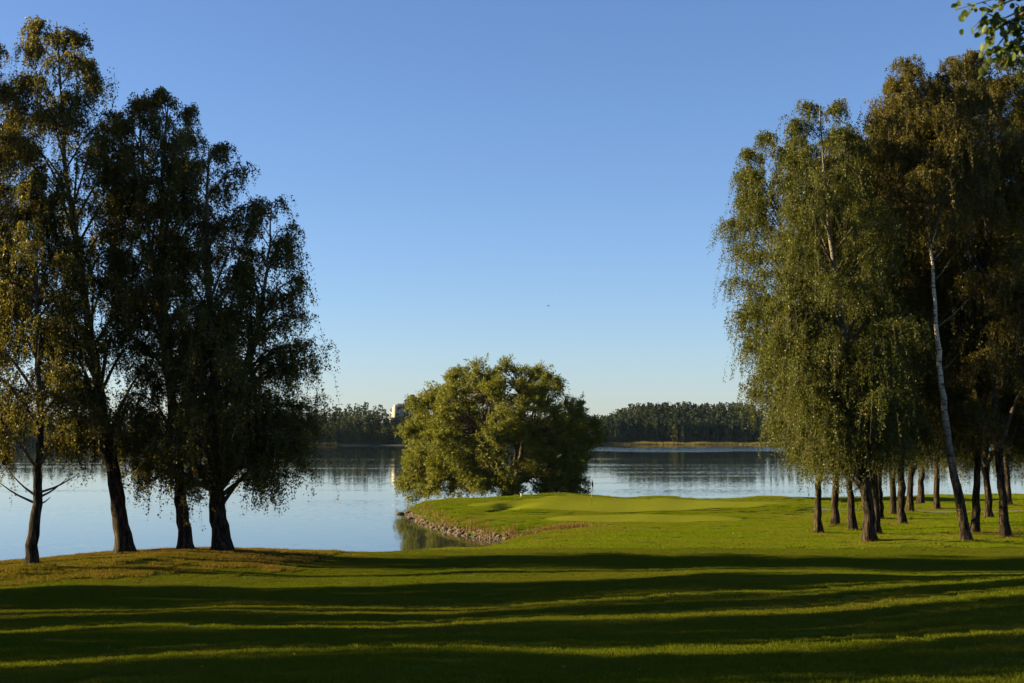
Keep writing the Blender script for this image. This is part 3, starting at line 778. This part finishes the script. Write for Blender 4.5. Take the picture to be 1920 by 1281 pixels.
def kind_at(x, d):
    u = rng.random()
    if x > 40:
        if d < 14: return 'birch' if u < 0.35 else ('spruce' if u < 0.7 else 'broad')
        return 'spruce' if u < 0.45 else ('pine' if u < 0.8 else ('broad' if u < 0.92 else 'birch'))
    if d < 12: return 'broad' if u < 0.5 else ('birch' if u < 0.85 else 'spruce')
    return 'broad' if u < 0.25 else ('pine' if u < 0.6 else ('spruce' if u < 0.8 else 'birch'))
for x, y, d in far_spots(-150, -58, 4, 42, 130, 3.4) + far_spots(50, 190, 10, 60, 170, 4.0):
    k = kind_at(x, d); me = protos[k][int(rng.integers(3))]
    o = link(KINDS_FAR[k][1], me); s = rng.uniform(0.78, 1.15)
    o.location = (x, y, float(far_z(x, y))); o.scale = (s * rng.uniform(0.9, 1.25), s, s); o.rotation_euler = (0, 0, rng.uniform(0, 6.28))
    side = 'left of the willow' if x < 0 else 'right of the willow'
    tag(o, KINDS_FAR[k][2] + ', ' + side, 'tree', 'far ' + KINDS_FAR[k][1].replace('_', ' ') + 's ' + side)
mass = {k: MB() for k in KINDS_FAR}
for (x0, x1, a, b, n, sp) in ((-430, -150, 3, 70, 480, 3.8), (-60, 52, 4, 60, 200, 3.8), (190, 460, 8, 80, 380, 4.2), (-150, 50, 42, 110, 220, 4.2), (50, 190, 16, 110, 620, 3.2)):
    for x, y, d in far_spots(x0, x1, a, b, n, sp):
        if -100 < x < -55 and y > 985: continue
        k = kind_at(x, d)
        far_tree_mb(k, int(rng.integers(1 << 30)), mass[k], (x, y, float(far_z(x, y))), rng.uniform(0.88, 1.06), 0.5)
for k in mass:
    tag(link('far_wood', mass[k].mesh('far_wood', M[KINDS_FAR[k][0]])), 'mass of the wooded shore across the lake', 'woodland', kind='stuff')
mb = MB()
for k in range(7): far_tree_mb('broad', 901 + k, mb, (0.5 * math.sin(k * 2.1), 0.5 * math.cos(k * 2.1), 0.25 * k), 0.95)
big = link('broadleaf_tree', mb.mesh('broadleaf_tree', M['far_leaf']))
big.location = (-72.5, 1034, float(far_z(-72.5, 1034)) - 1); big.scale = (1.7, 1.7, 1.55)
tag(big, 'tall dark rounded tree rising behind the white manor across the lake', 'tree')

def reed_bed(name, x0, x1, d0, d1, n, h, label):
    r = np.random.default_rng(int(abs(x0)) + 3); mb = MB()
    x = r.uniform(x0, x1, n); y = far_shore_y(x) + r.uniform(d0, d1, n)
    z = np.maximum(far_z(x, y), -0.2); hh = h * r.uniform(0.7, 1.1, n) * (0.75 + 0.25 * np.sin(x * 0.21) * np.sin(x * 0.077 + 1)); wd = r.uniform(0.08, 0.22, n); a = r.uniform(0, PI, n)
    dx, dy = np.cos(a) * wd, np.sin(a) * wd; lx = r.normal(size=n) * 0.2
    v = np.stack([np.stack([x - dx, y - dy, z], -1), np.stack([x + dx, y + dy, z], -1), np.stack([x + lx, y, z + hh], -1)], 1).reshape(-1, 3)
    mb.add(v, t=np.arange(3 * n).reshape(-1, 3))
    tag(link(name, mb.mesh(name, M['reed'])), label, 'reeds', kind='stuff')
reed_bed('reed_bed', 50, 200, -7, 4, 9000, 2.6, 'tan reed belt along the far shore right of the willow')
reed_bed('reed_bed', -152, -118, -3, 3, 1500, 2.2, 'small tan reed patch on the far shore by the left birches')

M['plaster'] = simple_mat('white_plaster', (0.38, 0.34, 0.28), (0.34, 0.30, 0.25), 0.8, 0.85)
M['roof'] = simple_mat('dark_roof', (0.06, 0.055, 0.06), (0.04, 0.04, 0.045), 1.5, 0.7)
M['pane'] = simple_mat('window_glass', (0.03, 0.035, 0.045), (0.02, 0.02, 0.03), 1.0, 0.15)
M['frame'] = simple_mat('window_frame', (0.55, 0.42, 0.36), (0.5, 0.38, 0.33), 1.0, 0.7)
def house(name, loc, rz, w_, d_, h_, roof_h, label, bays, floors, tower=False):
    root = empty(name, loc, rz)
    b = MB(); b.box((0, 0, h_ / 2), (w_, d_, h_)); wall = link('wall', b.mesh('wall', M['plaster']), root)
    r = MB(); e = 0.5; w2, d2 = w_ / 2 + e, d_ / 2 + e
    r.add([(-w2, -d2, h_), (w2, -d2, h_), (w2, d2, h_), (-w2, d2, h_), (-w2 * 0.55, 0, h_ + roof_h), (w2 * 0.55, 0, h_ + roof_h)],
          [(0, 1, 5, 4), (2, 3, 4, 5), (0, 3, 2, 1)], [(1, 2, 5), (3, 0, 4)])
    rf = link('roof', r.mesh('roof', M['roof']), root)
    c = MB(); c.box((w_ * 0.2, 0.6, h_ + roof_h * 0.9), (0.9, 0.9, 1.8)); link('chimney', c.mesh('chimney', M['plaster']), rf)
    wm = MB(); wm.box((0, 0, 0), (1.15, 0.12, 1.75)); wmesh = wm.mesh('window', M['frame'])
    pm = MB(); pm.box((0, -0.05, 0), (0.85, 0.08, 1.45)); pmesh = pm.mesh('pane', M['pane'])
    for f in range(floors):
        z = h_ * (f + 0.55) / floors
        for i in range(bays):
            x = -w_ / 2 + w_ * (i + 0.5) / bays
            q = link('window', wmesh, root); q.location = (x, -d_ / 2 - 0.05, z)
            link('pane', pmesh, q)
        for i in range(2):
            q = link('window', wmesh, root); q.location = (-w_ / 2 - 0.05, -d_ / 4 + d_ / 2 * i, z); q.rotation_euler = (0, 0, -PI / 2)
            link('pane', pmesh, q)
    if tower:
        t = MB(); t.box((-w_ / 2 - 0.6, -d_ * 0.12, (h_ + 1.6) / 2), (2.6, 3.6, h_ + 1.6)); t.box((-w_ / 2 - 0.6, -d_ * 0.12, h_ + 2.2), (1.3, 1.8, 1.4)); link('gable_tower', t.mesh('gable_tower', M['plaster']), root)
        t = MB(); t.box((-w_ / 2 - 3.1, 0, h_ * 0.22), (3.4, 4.4, h_ * 0.44)); link('low_wing', t.mesh('low_wing', M['plaster']), root)
    tag(root, label, 'building'); return root
hz = float(far_z(-77, 1024))
house('manor_house', (-78.5, 1022, hz - 0.9), 0.8, 15, 10, 10.5, 4.2, 'white manor with sunlit gable on the wooded hill across the lake', 5, 3, True)
house('cottage', (-105.5, 1006, float(far_z(-105.5, 1006)) - 0.3), 0.5, 9, 6, 5.5, 2.4, 'small white house with dark roof among the far trees left of the manor', 3, 1)

# ------------------------------------------------------------------ shore stones, dry grass
def rock_mesh(seed):
    bm = bmesh.new(); bmesh.ops.create_icosphere(bm, subdivisions=2, radius=0.5)
    r = np.random.default_rng(seed); k = r.normal(size=(7, 3)); k /= np.linalg.norm(k, axis=1)[:, None]; cut = r.uniform(0.26, 0.42, 7)
    for v in bm.verts:
        p = np.array(v.co)
        for a, c in zip(k, cut):
            e = p @ a - c
            if e > 0: p = p - a * e * 0.85
        v.co = Vector(p * np.array([1.0, 0.85, 0.7]))
    me = bpy.data.meshes.new('rock'); bm.to_mesh(me); bm.free(); me.materials.append(M['rock']); return me
rocks = [rock_mesh(s) for s in range(6)]
rng = np.random.default_rng(9)
seg = SHORE[14:24]
cum = np.concatenate([[0], np.cumsum(np.linalg.norm(np.diff(seg, axis=0), axis=1))])
def shore_at(s, inland):
    p = np.array([np.interp(s, cum, seg[:, 0]), np.interp(s, cum, seg[:, 1])])
    q = np.array([np.interp(min(s + 0.5, cum[-1]), cum, seg[:, 0]), np.interp(min(s + 0.5, cum[-1]), cum, seg[:, 1])]) - np.array([np.interp(max(s - 0.5, 0), cum, seg[:, 0]), np.interp(max(s - 0.5, 0), cum, seg[:, 1])])
    nrm = np.array([q[1], -q[0]]); nrm /= np.linalg.norm(nrm) + 1e-9
    return p + nrm * inland
for k in range(170):
    s = cum[-1] * rng.uniform(0, 1) ** 0.9
    x, y = shore_at(s, rng.uniform(-0.25, 0.55))
    o = link('shore_rock', rocks[int(rng.integers(6))]); sz = 0.14 + 0.55 * rng.uniform(0, 1) ** 3.2 * (0.75 if s < 8 else 1)
    o.location = (x, y, max(gz(x, y), -0.1) + 0.05 * sz); o.scale = (sz * rng.uniform(0.9, 1.5), sz, sz * rng.uniform(0.6, 0.95)); o.rotation_euler = (rng.normal() * 0.3, rng.normal() * 0.3, rng.uniform(0, 6.28))
    tag(o, 'pale stone in the rocky edge of the spit below the green', 'rock', 'stones along the edge of the spit')
o = link('shore_rock', rocks[2]); o.location = (-9.45, 121.0, 0.05) ; o.scale = (0.75, 0.5, 0.42); o.location = (-9.3, 119.0, 0.04)
tag(o, 'lone dark rock standing in the water off the tip of the spit', 'rock')
mb = MB(); base = np.array([(-.5, -.4, -.2), (.5, -.45, -.2), (.45, .5, -.2), (-.5, .4, -.2), (-.25, -.25, .3), (.3, -.2, .34), (.2, .3, .27), (-.3, .2, .33)])
for k in range(1500):
    s = cum[-1] * rng.uniform(0, 1); x, y = shore_at(s, rng.uniform(-0.3, 1.0)); a = rng.uniform(0, 6.28); sz = rng.uniform(0.08, 0.24)
    v = (base + rng.normal(size=(8, 3)) * 0.08) * sz
    v = np.stack([v[:, 0] * math.cos(a) - v[:, 1] * math.sin(a) + x, v[:, 0] * math.sin(a) + v[:, 1] * math.cos(a) + y, v[:, 2] + max(gz(x, y), -0.05) + 0.02], -1)
    mb.add(v, [(0, 1, 5, 4), (1, 2, 6, 5), (2, 3, 7, 6), (3, 0, 4, 7), (4, 5, 6, 7)])
tag(link('shingle', mb.mesh('shingle', M['rock'])), 'loose small stones along the edge of the spit', 'shingle', kind='stuff')

def blades(mb, x, y, h, wd, r, lean=0.5):
    n = len(x); z = ground_z(x, y); a = r.uniform(0, 2 * PI, n); dx, dy = np.cos(a) * wd, np.sin(a) * wd
    b = r.uniform(0, 2 * PI, n); l = h * lean * r.uniform(0, 1, n)
    top = np.stack([x + np.cos(b) * l, y + np.sin(b) * l, z + h], -1); mid = np.stack([x + np.cos(b) * l * 0.3, y + np.sin(b) * l * 0.3, z + h * 0.55], -1)
    off = np.stack([dx, dy, np.zeros(n)], -1); bs = np.stack([x, y, z - 0.02], -1)
    v = np.stack([bs - off, bs + off, mid + off * 0.7, mid - off * 0.7, top], 1).reshape(-1, 3); i = np.arange(n)[:, None] * 5
    mb.add(v, i + np.array([[0, 1, 2, 3]]), i + np.array([[3, 2, 4]]))
mb = MB(); n = 5000
ss = cum[-1] * rng.uniform(0, 1, n) ** 1.5
inl = rng.uniform(0.4, 1.3, n) + 0.4 * np.sin(ss * 1.7) + 0.3 * np.sin(ss * 4.1)
pts = np.array([shore_at(s, i) for s, i in zip(ss, inl)])
keep = (np.sin(ss * 2.3) + np.sin(ss * 5.1 + 1) + rng.normal(size=n) * 0.6) > -0.5
pts = pts[keep]
e = rng.normal(size=(2600, 2)) * np.array([1.0, 0.4]) + np.array([2.5, 87.6]); pts = np.vstack([pts, e])
blades(mb, pts[:, 0], pts[:, 1], rng.uniform(0.12, 0.42, len(pts)), rng.uniform(0.008, 0.02, len(pts)), rng, 0.8)
tag(link('dry_grass', mb.mesh('dry_grass', M['straw'])), 'rusty dry grass above the stones of the spit', 'dry grass', kind='stuff')

# longer unmown grass and litter round the feet of the trees
mb = MB(); r = np.random.default_rng(63)
for o in [o for o in COL.objects if o.name.split('.')[0] == 'birch_tree' and o.type == 'EMPTY']:
    x0, y0 = o.location.x, o.location.y
    if abs(x0) > 0.37 * y0 + 2: continue
    n = 260; a = r.uniform(0, 2 * PI, n); q = 0.26 * o.scale[0] + np.abs(r.normal(size=n)) * 0.22
    blades(mb, x0 + np.cos(a) * q, y0 + np.sin(a) * q, r.uniform(0.06, 0.2, n), r.uniform(0.006, 0.013, n), r, 0.9)
mb_t = mb.mesh('trunk_grass', M['blade_dry'])
tag(link('trunk_grass', mb_t), 'longer unmown grass round the feet of the birches', 'grass', kind='stuff')

# ------------------------------------------------------------------ turf: patches of blades spread by geometry nodes
def patch(name, size, n, h, wd, mat, seed, lean):
    r = np.random.default_rng(seed); mb = MB()
    x = r.uniform(-size / 2, size / 2, n); y = r.uniform(-size / 2, size / 2, n); hh = h * r.uniform(0.55, 1.2, n)
    a = r.uniform(0, 2 * PI, n); b = r.uniform(0, 2 * PI, n); l = hh * lean * r.uniform(0, 1, n)
    off = np.stack([np.cos(a) * wd, np.sin(a) * wd, np.zeros(n)], -1) / 2; bs = np.stack([x, y, np.full(n, -0.01)], -1)
    mid = np.stack([x + np.cos(b) * l * 0.3, y + np.sin(b) * l * 0.3, hh * 0.6], -1); top = np.stack([x + np.cos(b) * l, y + np.sin(b) * l, hh], -1)
    v = np.stack([bs - off, bs + off, mid + off * 0.8, mid - off * 0.8, top], 1).reshape(-1, 3); i = np.arange(n)[:, None] * 5
    mb.add(v, i + np.array([[0, 1, 2, 3]]), i + np.array([[3, 2, 4]]))
    return bpy.data.objects.new(name, mb.mesh(name, mat))

def turf(name, keep, xs, ys, pobj, density, label, seed):
    me = height_sheet(xs, ys, ground_z, keep).mesh(name, M['turf'], True)
    me.materials.clear(); me.materials.append(pobj.data.materials[0])
    o = link(name, me); tag(o, label, 'grass', kind='stuff')
    ng = bpy.data.node_groups.new(name, 'GeometryNodeTree'); ng.is_modifier = True
    ng.interface.new_socket('Geometry', in_out='INPUT', socket_type='NodeSocketGeometry')
    ng.interface.new_socket('Geometry', in_out='OUTPUT', socket_type='NodeSocketGeometry')
    N = ng.nodes; gi = N.new('NodeGroupInput'); go = N.new('NodeGroupOutput')
    ds = N.new('GeometryNodeDistributePointsOnFaces'); ds.inputs['Density'].default_value = density; ds.inputs['Seed'].default_value = seed
    oi = N.new('GeometryNodeObjectInfo'); oi.inputs['Object'].default_value = pobj; oi.inputs['As Instance'].default_value = True
    ip = N.new('GeometryNodeInstanceOnPoints'); ro = N.new('FunctionNodeRandomValue'); ro.data_type = 'FLOAT_VECTOR'
    ro.inputs[0].default_value = (-0.04, -0.04, 0); ro.inputs[1].default_value = (0.04, 0.04, 6.283)
    rs = N.new('FunctionNodeRandomValue'); rs.data_type = 'FLOAT'; rs.inputs[2].default_value = 0.8; rs.inputs[3].default_value = 1.2
    ng.links.new(gi.outputs[0], ds.inputs['Mesh']); ng.links.new(ds.outputs['Points'], ip.inputs['Points'])
    ng.links.new(oi.outputs['Geometry'], ip.inputs['Instance']); ng.links.new(ro.outputs[0], ip.inputs['Rotation']); ng.links.new(rs.outputs[1], ip.inputs['Scale'])
    ng.links.new(ip.outputs[0], go.inputs[0])
    md = o.modifiers.new('spread', 'NODES'); md.node_group = ng
    return o
def in_view(x, y, m=2.0): return np.abs(x) < 0.37 * y + m
def ragged(x, y): return 1.3 * np.sin(x * 0.9 + 1.3 * np.sin(y * 0.8)) + 0.9 * np.sin(x * 2.3 - y * 1.7) + 0.9 * np.sin(y * 2.9 + x * 0.7)
def is_mound(x, y): return (x + 0.9 * ragged(x, y) < -10.5 + 0.25 * (y - 56)) & (y + 0.45 * ragged(x + 5, y) > 52.5 + 0.10 * (x + 12))
def not_path(x, y): return ~((x > 21) & (np.abs(y - path_y(x)) < 0.8))
def not_green(x, y):
    a, b = in_green(x, y); return (a > 0.99) & (b > 0.98)
p_fair = patch('fairway_patch', 0.7, 800, 0.036, 0.007, M['blade'], 1, 0.9)
p_lawn = patch('lawn_patch', 1.2, 700, 0.055, 0.016, M['blade_lawn'], 2, 0.9)
p_dry = patch('rough_patch', 0.8, 420, 0.10, 0.012, M['blade_dry'], 3, 1.0)
turf('fairway_grass', lambda x, y: in_view(x, y) & (shore_dist(x, y) > 0.7) & (~is_mound(x, y) | (ragged(x * 1.7, y * 1.7 + 3) > 0.6)), np.arange(-28, 28, 0.5), np.arange(15, 68, 0.5), p_fair, 5.0, 'short mown grass of the fairway in the foreground', 1)
turf('mound_grass', lambda x, y: in_view(x, y, 5) & (shore_dist(x, y) > 0.3) & is_mound(x, y), np.arange(-32, -6, 0.5), np.arange(48, 68, 0.5), p_dry, 5.0, 'dry golden rough grass on the mound under the left birches', 2)
turf('spit_grass', lambda x, y: in_view(x, y, 4) & (shore_dist(x, y) > 0.8) & not_path(x, y) & not_green(x, y), np.arange(-14, 66, 0.6), np.arange(68, 160, 0.6), p_lawn, 1.9, 'mown grass of the spit and the ground under the right grove', 3)

# ------------------------------------------------------------------ small things
M['white'] = simple_mat('white_paint', (0.8, 0.8, 0.78), (0.74, 0.74, 0.72), 5, 0.5)
M['flag'] = simple_mat('dark_flag_cloth', (0.02, 0.022, 0.03), (0.012, 0.014, 0.02), 8, 0.9)
M['pole'] = simple_mat('pale_pole', (0.62, 0.56, 0.28), (0.58, 0.52, 0.25), 5, 0.5)
M['pole_dark'] = simple_mat('dark_pole', (0.05, 0.05, 0.04), (0.04, 0.04, 0.03), 5, 0.6)
fx, fy = 6.05, 108.8
fl = empty('golf_flag', (fx, fy, gz(fx, fy) + 0.03))
mb = MB(); mb.tube([(0, 0, 0.7), (0, 0, 1.4), (0, 0, 2.15)], [0.010, 0.010, 0.008], 8); link('pole', mb.mesh('pole', M['pole'], True), fl)
mb = MB(); mb.tube([(0, 0, -0.1), (0, 0, 0.35), (0, 0, 0.70)], [0.016, 0.016, 0.016], 8); link('pole_foot', mb.mesh('pole_foot', M['pole_dark'], True), fl)
mb = MB()                                                        # limp cloth in folds
for side in (0.0, 0.012):
    rows = []
    for i in range(9):
        t = i / 8; z = 2.1 - 0.52 * t; wdt = 0.02 + 0.12 * math.sin(t * PI * 0.8)
        rows.append([(0.015 + wdt * j / 6, 0.03 * math.sin(j * 1.9 + t * 3) + side, z - 0.18 * (j / 6) * (0.4 + t)) for j in range(7)])
    v = np.array(rows).reshape(-1, 3)
    mb.add(v, [(i * 7 + j, i * 7 + j + 1, i * 7 + j + 8, i * 7 + j + 7) for i in range(8) for j in range(6)])
link('flag', mb.mesh('flag', M['flag'], True), fl)
tag(fl, 'dark limp flag on a pale pin in the putting green', 'flag')

sx_, sy_ = 0.77, 121.5
mb = MB(); mb.tube([(0, 0, -0.1), (0, 0, 0.2), (0, 0, 0.30), (0, 0, 0.33)], [0.032, 0.032, 0.03, 0.015], 8)
st = link('marker_stake', mb.mesh('marker_stake', M['white'], True)); st.location = (sx_, sy_, gz(sx_, sy_))
tag(st, 'short white stake at the back edge of the green by the willow', 'stake')
bm = bmesh.new(); bmesh.ops.create_icosphere(bm, subdivisions=3, radius=0.026); me = bpy.data.meshes.new('golf_ball'); bm.to_mesh(me); bm.free(); me.materials.append(M['white'])
gb = link('golf_ball', me); gb.location = (11.96, 77.4, gz(11.96, 77.4) + 0.06)
tag(gb, 'tiny white ball lying on the grass before the green', 'ball')

# a bird far off in the sky
M['bird'] = simple_mat('bird_feathers', (0.05, 0.05, 0.05), (0.08, 0.075, 0.07), 10, 0.8)
bd = empty('bird', (3.85, 150.0, 20.2), 0.6); bd.scale = (0.6, 0.6, 0.6)
mb = MB(); mb.tube([(-0.22, 0, 0), (-0.12, 0, 0.02), (0.0, 0, 0.02), (0.12, 0, 0.03), (0.2, 0, 0.05), (0.26, 0, 0.04)], [0.01, 0.045, 0.06, 0.05, 0.03, 0.006], 8); link('body', mb.mesh('body', M['bird'], True), bd)
for s in (-1, 1):
    mb = MB(); top = [(0.10, 0.04 * s, 0.04), (0.14, 0.25 * s, 0.13), (0.02, 0.52 * s, 0.10)]; bot = [(-0.07, 0.04 * s, 0.03), (-0.03, 0.25 * s, 0.11), (-0.02, 0.50 * s, 0.09)]
    v = np.array(top + bot); v = np.vstack([v, v + np.array([0, 0, 0.012])])
    mb.add(v, [(0, 1, 4, 3), (1, 2, 5, 4), (6, 9, 10, 7), (7, 10, 11, 8), (0, 6, 7, 1), (1, 7, 8, 2), (3, 4, 10, 9), (4, 5, 11, 10)]); link('wing', mb.mesh('wing', M['bird']), bd)
mb = MB(); mb.add([(-0.2, 0.02, 0), (-0.2, -0.02, 0), (-0.36, -0.06, 0), (-0.36, 0.06, 0), (-0.2, 0.02, 0.012), (-0.2, -0.02, 0.012), (-0.36, -0.06, 0.012), (-0.36, 0.06, 0.012)],
                  [(0, 1, 2, 3), (4, 7, 6, 5), (0, 4, 5, 1), (2, 6, 7, 3), (1, 5, 6, 2), (3, 7, 4, 0)]); link('tail', mb.mesh('tail', M['bird']), bd)
tag(bd, 'tiny bird gliding alone in the open sky above the lake', 'bird')

# alder beside the camera: one bough hangs into the top right corner
al = empty('alder_tree', (8.4, 13.0, gz(8.4, 13.0)))
z0 = al.location.z
mb = MB(); mb.tube(curve([(0, 0, -0.3), (0.05, 0, 2), (-0.1, 0, 4.5), (0.1, 0, 7.5), (0.2, 0.1, 11)], 16), np.linspace(0.24, 0.05, 16), 12); link('trunk', mb.mesh('trunk', M['willow_bark'], True), al)
mb = MB()
def W(px, py, d=13.0): return np.array([(px - 960) * d / 2667 - 8.4, d - 13.0, EYE + (817 - py) * d / 2667 - z0])
tw = []
main = curve([(-0.05, 0, 5.6), (-1.4, 0.1, 7.2), (-2.6, 0, 7.6), W(2020, -60), W(1925, 20)], 14); mb.tube(main, np.linspace(0.07, 0.012, 14), 6)
for a, b, c in (((2010, -60), (1930, -35), (1806, 6)), ((1990, -30), (1910, 15), (1862, 30)), ((1960, -10), (1900, 60), (1856, 118)), ((1985, 0), (1915, 70), (1880, 95)),
                ((1990, 10), (1940, 60), (1905, 100)), ((1960, -30), (1890, -5), (1840, 40)), ((1950, 10), (1895, 35), (1870, 62)), ((1990, 20), (1950, 60), (1912, 75)), ((2000, -20), (1950, 30), (1908, 45))):
    p = curve([W(*a), W(*b) + np.array([0, 0.1, 0]), W(*c)], 8); mb.tube(p, np.linspace(0.012, 0.003, 8), 4); tw.append(p)
for k in range(9):
    az = k * 2.4; zz = 4.5 + 0.7 * k
    if math.cos(az) < -0.3: az += PI
    p = curve([(0.05, 0, zz), (0.9 * math.cos(az), 0.9 * math.sin(az), zz + 0.8), (1.9 * math.cos(az), 1.9 * math.sin(az), zz + 1.0)], 7); mb.tube(p, np.linspace(0.05, 0.01, 7), 5)
link('branches', mb.mesh('branches', M['branch'], True), al)
r = np.random.default_rng(31); mb = MB()
cpos = np.concatenate([np.array([1.9 * math.cos(k * 2.4), 1.9 * math.sin(k * 2.4), 5.5 + 0.7 * k]) * np.array([1 if math.cos(k * 2.4) > -0.3 else -1, 1 if math.cos(k * 2.4) > -0.3 else -1, 1]) + r.normal(size=(420, 3)) * 0.55 for k in range(9)])
cpos = cpos[cpos[:, 0] > -2.2]
leaves(mb, cpos, 0.09, 0.85, r, 0.3, 0.9); link('foliage', mb.mesh('foliage', M['near_leaf']), al)
def round_leaf(seed):
    r = np.random.default_rng(seed); n = 10; v = [(0, 0, 0.0)]
    for k in range(n):
        th = 2 * PI * k / n; rr = 0.5 * (1 + 0.05 * r.normal()) * (1.0 if k else 1.05)
        v.append((rr * math.cos(th) + 0.42, rr * 0.86 * math.sin(th), 0.10 * abs(math.sin(th)) + 0.02 * r.normal()))
    v[0] = (0.42, 0, -0.02)
    mb = MB(); mb.add(v, t=[(0, 1 + k, 1 + (k + 1) % n) for k in range(n)]); mb.tube([(-0.3, 0, 0.02), (-0.1, 0, 0), (0.42, 0, -0.015)], [0.012, 0.012, 0.006], 3); return mb.mesh('leaf', M['near_leaf'], True)
lm = [round_leaf(s) for s in range(4)]
for p in tw:
    for k in range(32):
        u = r.uniform(0.12, 1.0) * 7; c = np.array([np.interp(u, np.arange(8), p[:, q]) for q in range(3)]) + r.normal(size=3) * np.array([0.045, 0.06, 0.05])
        o = link('leaf', lm[int(r.integers(4))], al); s = r.uniform(0.055, 0.085)
        o.location = c; o.scale = (s, s, s); o.rotation_euler = (r.uniform(-1.2, 1.2) + 0.4, r.uniform(0.2, 1.4), r.uniform(0, 6.28))
tag(al, 'alder with a leafy bough hanging into the top right corner', 'tree')

# a few fallen leaves on the fairway
r = np.random.default_rng(41); n = 220; y = r.uniform(17, 60, n); x = r.uniform(-0.37, 0.37, n) * y; mb = MB()
leaves(mb, np.stack([x, y, ground_z(x, y) + 0.045], -1), 0.055, 0.75, r, 0.0, 0.8); tag(link('fallen_leaves', mb.mesh('fallen_leaves', M['straw'])), 'scattered fallen leaves on the fairway', 'leaves', kind='stuff')

# the air over the lake
M['haze'], nt, out = new_mat('haze')
pv = nd(nt, 'ShaderNodeVolumePrincipled'); pv.inputs['Color'].default_value = (0.45, 0.68, 1.0, 1); pv.inputs['Density'].default_value = 0.000013; pv.inputs['Anisotropy'].default_value = 0.0
nt.links.new(pv.outputs[0], out.inputs['Volume'])
mb = MB(); mb.box((0, 890, 22.5), (3000, 2040, 53)); hz_o = link('haze', mb.mesh('haze', M['haze'])); tag(hz_o, 'thin haze over the lake', 'haze', kind='stuff')
